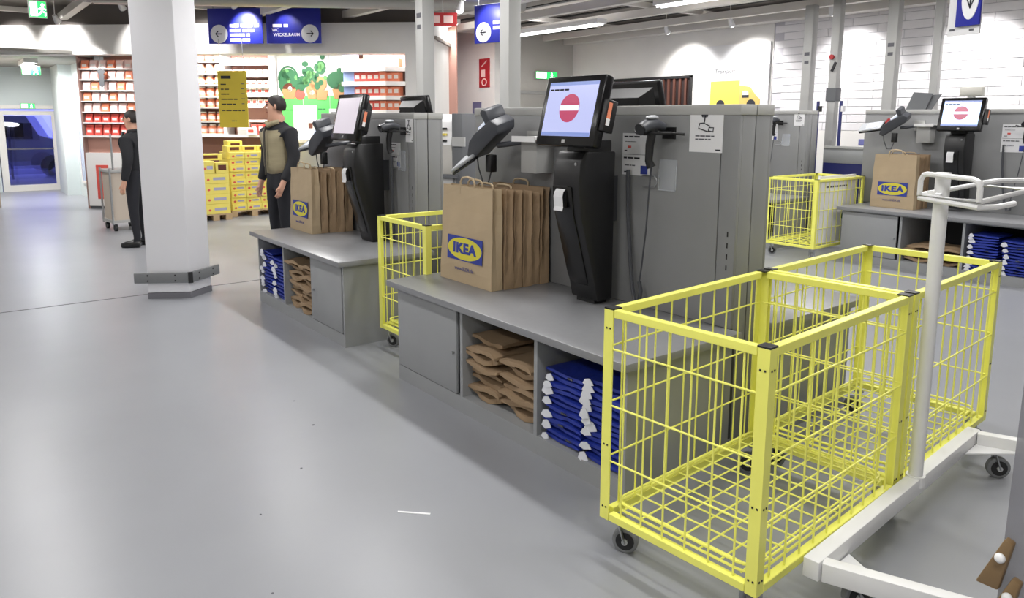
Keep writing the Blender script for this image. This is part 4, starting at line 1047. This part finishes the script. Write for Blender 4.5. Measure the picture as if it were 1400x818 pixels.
# end shelf on the right with red and orange cartons
t = shop_thing('carton_rack', 'white shelving full of red and orange cartons under the fascia end', 'shelf', 2.30, .55)
sbox('back', .28,1.25,.55,.57,0,2.95,M_shop,t); sbox('lit_panel', -.02,.26,.30,.34,1.0,2.80,mat('pale_blue_panel',(150,170,220),.5),t)
sbox('side', 1.25,1.28,0,.57,0,2.95,M_shelf,t)
for i, z in enumerate((2.55,2.30,2.05,1.80,1.52,1.25)):
    # boards run along the front and break back at the corner
    mb = MB().prism([(-.05,.30),(.84,0),(1.25,.14),(1.25,.55),(.28,.55)], lambda a,b,c: (a,b,c), z-.025, z); mb.build('shelf_board', M_shelf, t)
    mb = MB().bar((-.05,.295,z-.03), (.84,-.006,z-.03), .012, .075); mb.build('shelf_edge', M_whp, t)
    mb = MB().bar((.84,-.006,z-.03), (1.25,.134,z-.03), .012, .075); mb.build('shelf_edge', M_shelf, t)
    for c in range(7):
        f = (c+.5)/7; m_ = (M_redp, M_orange)[(c > 3) ^ (i == 4)]
        pack('box', .13,.14,(.16,.17,.17,.17,.19,.2)[i], m_, '%s carton, %s from the left on the %s board under the fascia end' % ('red' if m_ is M_redp else 'orange', NTH1[c], ORD[i]), '%s cartons, %s board' % ('red' if m_ is M_redp else 'orange', ORD[i]), 2.30+.20+f*.86, .55+.36-.20*f+ (.06 if c > 4 else 0), z, -.25)
# white serving counter with small things under the poster
t = shop_thing('serving_counter', 'pale serving counter under the green poster', 'counter', 1.15, .75)
sbox('body', 0,1.03,0,.45,0,1.22,M_greyl,t); sbox('worktop', -.02,1.05,-.04,.48,1.22,1.27,M_shelf,t)
t = shop_thing('price_card', 'white upright card on the counter right of the man', 'card', 1.96, .95, 1.27)
sbox('card', 0,.22,0,.015,.02,.56,M_paper,t); sbox('foot', .02,.20,-.05,.06,0,.02,M_greyl,t); sbox('header', .03,.19,-.003,0,.45,.50,M_inkd,t)
t = shop_thing('till_monitor', 'small dark monitor on the shop counter right of the man', 'monitor', 1.80, 1.02, 1.27)
MB().box(-.12,.12,-.02,.03,.14,.36).build('display', M_blk, t, bevel=.01); MB().box(-.03,.03,0,.03,0,.16).build('stand', M_blk, t); MB().box(-.09,.09,-.06,.08,-.0,.015).build('foot', M_blk, t)
t = shop_thing('white_board', 'large white menu board behind the man\'s head', 'board', 1.24, 1.05, 1.27)
sbox('board', 0,.45,0,.02,0,.62,M_whp,t); sbox('picture', .28,.36,-.003,0,.20,.30,M_brown,t)
for k in range(5):
    o = shop_thing('cup', '%s small cup from the left on the shop counter' % NTH1[k], 'cup', 1.98+k*.085, .78, 1.271-.0, 'cups on the shop counter')
    o.location = tuple(W(1.80+k*.085, .77, 1.272))
    MB().tube([(0,0,0),(0,0,.12)], [.028,.036], 10).build('cup_body', M_brown if k % 2 else M_blk, o); MB().tube([(.034,0,.09),(.055,0,.08),(.055,0,.04),(.03,0,.03)], .006, 6).build('cup_handle', M_blk, o)

# rack left of the pillar
t = shop_thing('wall_rack', 'brightly lit rack of pale red packets left of the pillar', 'shelf', -2.40, .30)
sbox('back', 0,1.2,.34,.36,1.30,2.74,M_shop,t); sbox('side', -.03,0,0,.36,0,2.74,mat('rack_post',(150,120,112),.6),t)
sbox('lower_panel', 0,1.2,0,.36,.05,1.02,M_shelf,t); sbox('lower_front', 0,1.2,.10,.36,1.02,1.30,M_shop,t); sbox('ledge', 0,1.2,-.04,.36,1.30,1.335,M_shelf,t); sbox('red_poster', .18,.42,-.006,0,.18,.80,M_redp,t); sbox('plinth', 0,1.2,.02,.36,0,.05,M_greyd,t)
for i, z in enumerate((2.52,2.33,2.14,1.95,1.76,1.57,1.336)):
    if i < 6: sbox('shelf_board', 0,1.2,0,.34,z-.02,z,M_shelf,t)
    for c in range(7):
        m_ = M_redp if i in (5, 6) else (M_pink if (i+c) % 3 else M_orange)
        pack('bag', .14,.09,.15 if i < 6 else .19, m_, 'packet, %s from the left on the %s shelf left of the pillar' % (NTH1[c], ORD[i]), 'packets left of the pillar, %s shelf' % ORD[i], -2.40+.09+c*.165, .38, z+.001)
t = shop_thing('hanging_tag', 'small grey fish-shaped tag hanging in front of the lit rack', 'tag', -1.93, .22, 2.18)
MB().prism([(0,0),(.05,.05),(.05,.24),(.09,.28),(0,.34),(-.08,.28),(-.04,.24),(-.04,.05)], lambda a,b,c: (a,c,b), 0, .01).build('tag_shape', M_greyd, t); MB().cyl((0,.005,.34),(0,.005,.56),.003,5).build('string', M_greyl, t)

# steel service trolley next to the person at the pillar
t = thing('service_trolley', 'grey steel trolley standing beside the person behind the pillar', 'trolley', (-12.35, 2.12, 0), .1)
MB().box(-.25,.25,-.17,.26,.12,.16).build('lower_deck', M_greyl, t); MB().box(-.25,.25,-.17,.26,.86,.90).build('top_deck', M_greyl, t, bevel=.005)
MB().box(-.22,.22,-.14,.22,.16,.86).build('cabinet', mat('beige_cabinet',(190,178,164),.6), t)
for x in (-.24,.24):
    for y in (-.16,.25): MB().cyl((x,y,.1),(x,y,.92),.015,8).build('upright', M_zinc, t)
MB().cyl((.2,-.1,.90),(.2,-.1,1.42),.014,8).build('mast', M_zinc, t)
for x in (-.2,.2):
    for y in (-.12,.2): MB().cyl((x,y-.02,.05),(x,y+.02,.05),.05,14).build('wheel', M_rub, t)
MB().ball((.1,.12,.97), .07, 10, 6).build('sack', M_whp, t, smooth=True)

# ------------------------------------------------------------------ pallets of yellow cartons
def pallet(label, x, y, w_, d_):
    t = thing('pallet', label, 'pallet', (x, y, 0), 0, 'wooden pallets')
    for k in range(3):
        yy = (0, w_/2-.05, w_-.1)[k]
        MB().box(-d_,0,yy,yy+.1,0,.022).build('skid_board', M_wood, t)
        for j in range(3):
            xx = (-.12, -d_/2-.05, -d_)[j]; MB().box(xx,xx+.12,yy,yy+.1,.022,.085).build('block', M_wood, t)
    for k in range(5): MB().box(-d_*k/5-.11,-d_*k/5,0,w_,.085,.107).build('deck_board', M_wood, t)
    return t
pallet('wooden pallet under the tall stack of yellow cartons', -12.72, 3.88, .78, .62)
pallet('wooden pallet under the low stack right of the pillar', -12.45, 3.30, .50, .60)
pallet('wooden pallet behind the standing man', -12.80, 4.74, .36, .50)
_cm = {}
def carton(x, y, z, w_, d_, h_, label, group, lid=False, rz=0):
    key = (round(w_,3), round(h_,3), round(d_,3))
    if key not in _cm:
        _cm[key] = (MB().box(-d_,0,0,w_,0,h_).mesh('carton_body', M_card, bevel=.004, seg=1),
                    MB().box(0,.002,w_*.40,w_*.86,h_*.35,h_*.62).mesh('print_block', mat('print_lilac',(168,166,196),.7)),
                    MB().prism([(w_*.22+.022*math.cos(k*PI/5), h_*.40+.018*math.sin(k*PI/5)) for k in range(10)], lambda a,b,c: (c,a,b), 0, .002).mesh('print_dot', M_redp),
                    MB().box(.0,.002,w_*.18,w_*.82,h_*.30,h_*.80).mesh('print_band', M_brown))
    b, p1, p2, p3 = _cm[key]
    o = link('yellow_carton', b, None, (x, y, z), (0,0,rz)); tag(o, label, 'carton', group)
    if lid: link('print_band', p3, o)
    else: link('print_block', p1, o); link('print_dot', p2, o)
    return o
for r in range(9):
    for c in range(3):
        top = r == 8
        carton(-12.72-(.03 if r % 2 else 0), 3.895+c*.25, .108+r*.109, .245, .56, .107, '%s yellow carton in the %s layer from the floor, tall stack' % (('left','middle','right')[c], ['first','second','third','fourth','fifth','sixth','seventh','eighth','ninth'][r]), 'yellow cartons, tall stack layer %d' % (r+1), False)
for c, (yy, zz) in enumerate(((3.90,.0),(4.15,.0),(4.40,.0))):
    carton(-12.86, yy, .108+9*.109, .24, .30, .10, '%s opened yellow carton with brown band on top of the tall stack' % ('left','middle','right')[c], 'opened cartons on top', True, -.03)
for c in range(2): carton(-13.0, 3.70+c*.26, .108+9*.109+.0, .24, .25, .18, 'yellow carton behind the opened ones on the tall stack', 'cartons behind the opened ones', True) if c else None
for r in range(4):
    carton(-12.45, 3.36, .108+r*.165, .42, .5, .163, 'large yellow carton in the %s layer of the low stack by the pillar' % ['first','second','third','fourth'][r], 'large cartons, low stack', False)
carton(-12.45, 3.36, .108+4*.165, .20, .30, .20, 'small pale carton on top of the low stack, nearest the pillar', None, False)
carton(-12.45, 3.58, .108+4*.165, .20, .30, .17, 'small carton on top of the low stack, beside the tall stack', None, True)
carton(-12.70, 3.38, .108+4*.165+.20, .38, .25, .10, 'pale carton lying highest on the low stack', None, True)
for r in range(5): carton(-12.80, 4.75, .108+r*.165, .34, .46, .163, '%s yellow carton from the floor in the stack behind the man' % NTH1[r], 'cartons behind the man')

# ------------------------------------------------------------------ people
def skin(pts, edges, sub=2):
    """pts = [(x,y,z,rx,ry)]; returns an evaluated Skin + Subdivision mesh"""
    me = bpy.data.meshes.new('sk'); me.from_pydata([p[:3] for p in pts], edges, [])
    ob = bpy.data.objects.new('sk', me); COL.objects.link(ob)
    md = ob.modifiers.new('s', 'SKIN'); md.use_smooth_shade = True
    sv = me.skin_vertices[0].data if me.skin_vertices else None
    if sv is None:
        bpy.context.view_layer.objects.active = ob
        sv = me.skin_vertices.new().data if hasattr(me.skin_vertices, 'new') else ob.data.skin_vertices[0].data
    for i, p in enumerate(pts): sv[i].radius = (p[3], p[4]); sv[i].use_root = (i == 0)
    ms = ob.modifiers.new('d', 'SUBSURF'); ms.levels = sub; ms.render_levels = sub
    bpy.context.view_layer.update()
    out = bpy.data.meshes.new_from_object(ob.evaluated_get(bpy.context.evaluated_depsgraph_get()))
    bpy.data.objects.remove(ob); bpy.data.meshes.remove(me)
    for p in out.polygons: p.use_smooth = True
    return out
def person(label, loc, rz, scale, head_turn, jacket, la, ra):
    """local frame: faces -y; la / ra = (elbow, wrist, hand) of the left (+x) and right (-x) arm"""
    t = thing('person', label, 'person', loc, rz); t.scale = (scale,)*3
    ht = head_turn; hx = lambda x, y, z: (x*math.cos(ht)-y*math.sin(ht), x*math.sin(ht)+y*math.cos(ht), z)
    P = [(0,0,.96,.155,.115),(0,.005,1.12,.145,.105),(0,.01,1.30,.17,.12),(0,.015,1.42,.15,.095),(0,.005,1.50,.06,.06),(*hx(0,-.02,1.575),.060,.072),(*hx(0,-.015,1.66),.076,.092),(*hx(0,.0,1.735),.062,.075)]
    E = [(0,1),(1,2),(2,3),(3,4),(4,5),(5,6),(6,7)]
    def chain(start, pts):
        a = start
        for p in pts: P.append(p); E.append((a, len(P)-1)); a = len(P)-1
        return a
    for s_, arm in ((1, la), (-1, ra)):
        el, wr, ha = arm
        w_ = chain(3, [(s_*.185,.01,1.405,.062,.06),(*el,.046,.046),(*wr,.030,.030)])
        palm = chain(w_, [(*ha,.036,.020)])
        dv = (Vector(ha)-Vector(wr)).normalized(); side = Vector((0,-1,0)); side = (side-dv*side.dot(dv)).normalized(); inw = dv.cross(side)*(1 if s_ > 0 else -1)
        for k, (o_, ln) in enumerate(((-.024,.062),(-.008,.072),(.008,.068),(.024,.052))):
            b = Vector(ha)+dv*.035+side*(-o_); m_ = b+dv*ln*.5; e = b+dv*ln*.9+inw*.02
            chain(palm, [(*b,.009,.009),(*m_,.009,.009),(*e,.008,.008)])
        b = Vector(ha)+side*.038; chain(palm, [(*b,.010,.010),(*(b+dv*.04+side*.008),.009,.009)])
    for s_ in (1, -1):
        chain(0, [(s_*.09,.0,.86,.10,.10),(s_*.10,-.01,.50,.066,.066),(s_*.105,.02,.11,.046,.048),(s_*.11,-.02,.045,.045,.04),(s_*.12,-.13,.035,.042,.03)])
    me = skin(P, E, 2)
    me.materials.clear()
    for m_ in (M_trou, M_skin, M_dark): me.materials.append(m_)
    for p in me.polygons:
        c = p.center
        hand = abs(c.x) > .192 and min((c-Vector(la[2])).length, (c-Vector(ra[2])).length) < .13
        p.material_index = 1 if (c.z > 1.50 or hand) else (2 if c.z > .98 else 0)
    body = link('body', me, t)
    # face, joined to the head
    f = MB()
    f.m = 0
    f.tube([hx(0,-.085,1.685),hx(0,-.118,1.645),hx(0,-.095,1.632)], [.010,.017,.012], 8)
    for sx in (-1, 1): f.ball(hx(sx*.078,.005,1.655), .022, 8, 6, sc=(.5,.9,1.3))
    f.m = 1
    for sx in (-1, 1): f.ball(hx(sx*.032,-.088,1.676), .011, 8, 6); f.tube([hx(sx*.016,-.099,1.695),hx(sx*.05,-.085,1.697)], .005, 6)
    f.m = 2
    f.tube([hx(-.026,-.092,1.598),hx(0,-.101,1.600),hx(.026,-.092,1.598)], .007, 6)
    f.build('face', [M_skin, M_eye, mat('lips', (170,110,100), .5)], body, smooth=True)
    # hair cap
    hr = MB(); nu, nv = 16, 7; vs_ = []; fs = []
    for j in range(nv+1):
        th = .02+j/nv*2.12
        for i in range(nu):
            ph = 2*PI*i/nu; back = .5+.5*math.sin(ph)     # +y is the back of the head
            tt = min(th, 1.02+1.12*min(1, back*1.6)); r = 1.0
            vs_.append(hx((.084)*r*math.sin(tt)*math.cos(ph), .004+.101*r*math.sin(tt)*math.sin(ph), 1.672+.106*math.cos(tt)))
    for j in range(nv):
        for i in range(nu): fs.append((j*nu+i,(j+1)*nu+i,(j+1)*nu+(i+1)%nu,j*nu+(i+1)%nu))
    fs.append(tuple(range(nu))); hr._add(vs_, fs); hr.build('hair', M_hair, t, smooth=True)
    # jacket around torso and arms
    J = [(0,.0,.93,.185,.145),(0,.0,1.08,.185,.145),(0,.01,1.28,.20,.15),(0,.02,1.40,.175,.12),(0,.012,1.475,.085,.08),(0,.005,1.51,.080,.08)]
    JE = [(0,1),(1,2),(2,3),(3,4),(4,5)]
    for s_, arm in ((1, la), (-1, ra)):
        el, wr, ha = arm; a = 3
        for p in ((s_*.20,.015,1.39,.085,.085),(*el,.068,.068),(*(Vector(wr)*.85+Vector(el)*.15),.050,.050),(*wr,.046,.046)):
            J.append(p); JE.append((a, len(J)-1)); a = len(J)-1
    jm = skin(J, JE, 2); jm.materials.clear()
    for m_ in ((M_khaki, M_dark) if jacket == 'khaki' else (M_dark, M_dark)): jm.materials.append(m_)
    for p in jm.polygons:
        c = p.center; p.material_index = 1 if (abs(c.x) > .19 or c.z > 1.405 or (c.y > .06)) else 0
    jk = link('jacket', jm, t)
    if jacket == 'khaki':
        MB().tube([(-.055,-.085,1.47),(-.03,-.135,1.40),(0,-.158,1.28),(0,-.155,.96)], .012, 6).build('zip_band', mat('zip_dark',(60,56,48),.7), jk, smooth=True)
        MB().tube([(-.085,-.03,1.50),(-.06,-.08,1.49),(0,-.105,1.465),(.06,-.08,1.49),(.085,-.03,1.50)], .026, 8).build('collar', M_khaki, jk, smooth=True)
    else:
        MB().tube([(-.075,-.02,1.50),(-.07,.05,1.51),(0,.085,1.515),(.07,.05,1.51),(.075,-.02,1.50)], .024, 8).build('collar', M_dark, jk, smooth=True)
        MB().prism([(-.035,1.50),(.035,1.50),(.012,1.30),(-.012,1.30)], lambda a,b,c: (a,c-.3*(1.5-b),b), -.125, -.112).build('shirt_front', mat('shirt_grey',(120,122,130),.7), jk)
    for s_ in (1, -1):
        MB().tube([(s_*.105,.055,.035),(s_*.107,.02,.05),(s_*.11,-.04,.048),(s_*.115,-.12,.038),(s_*.12,-.185,.028)], [.035,.05,.05,.046,.03], 10).build('shoe', M_shoe, t, smooth=True)
    return t
person('man in khaki jacket with dark sleeves standing behind the left checkout', (-8.25, 3.06, 0), math.radians(12), 1.075, math.radians(-42), 'khaki',
       ((.255,.03,1.13),(.235,-.10,.90),(.225,-.13,.82)), ((-.255,.03,1.13),(-.26,-.05,.88),(-.262,-.07,.80)))
person('person in dark clothes half hidden behind the white pillar', (-10.50, 2.02, 0), math.radians(-38), .985, math.radians(0), 'dark',
       ((.245,.04,1.13),(.25,-.02,.88),(.25,-.04,.80)), ((-.245,.02,1.13),(-.25,-.08,.88),(-.25,-.10,.80)))
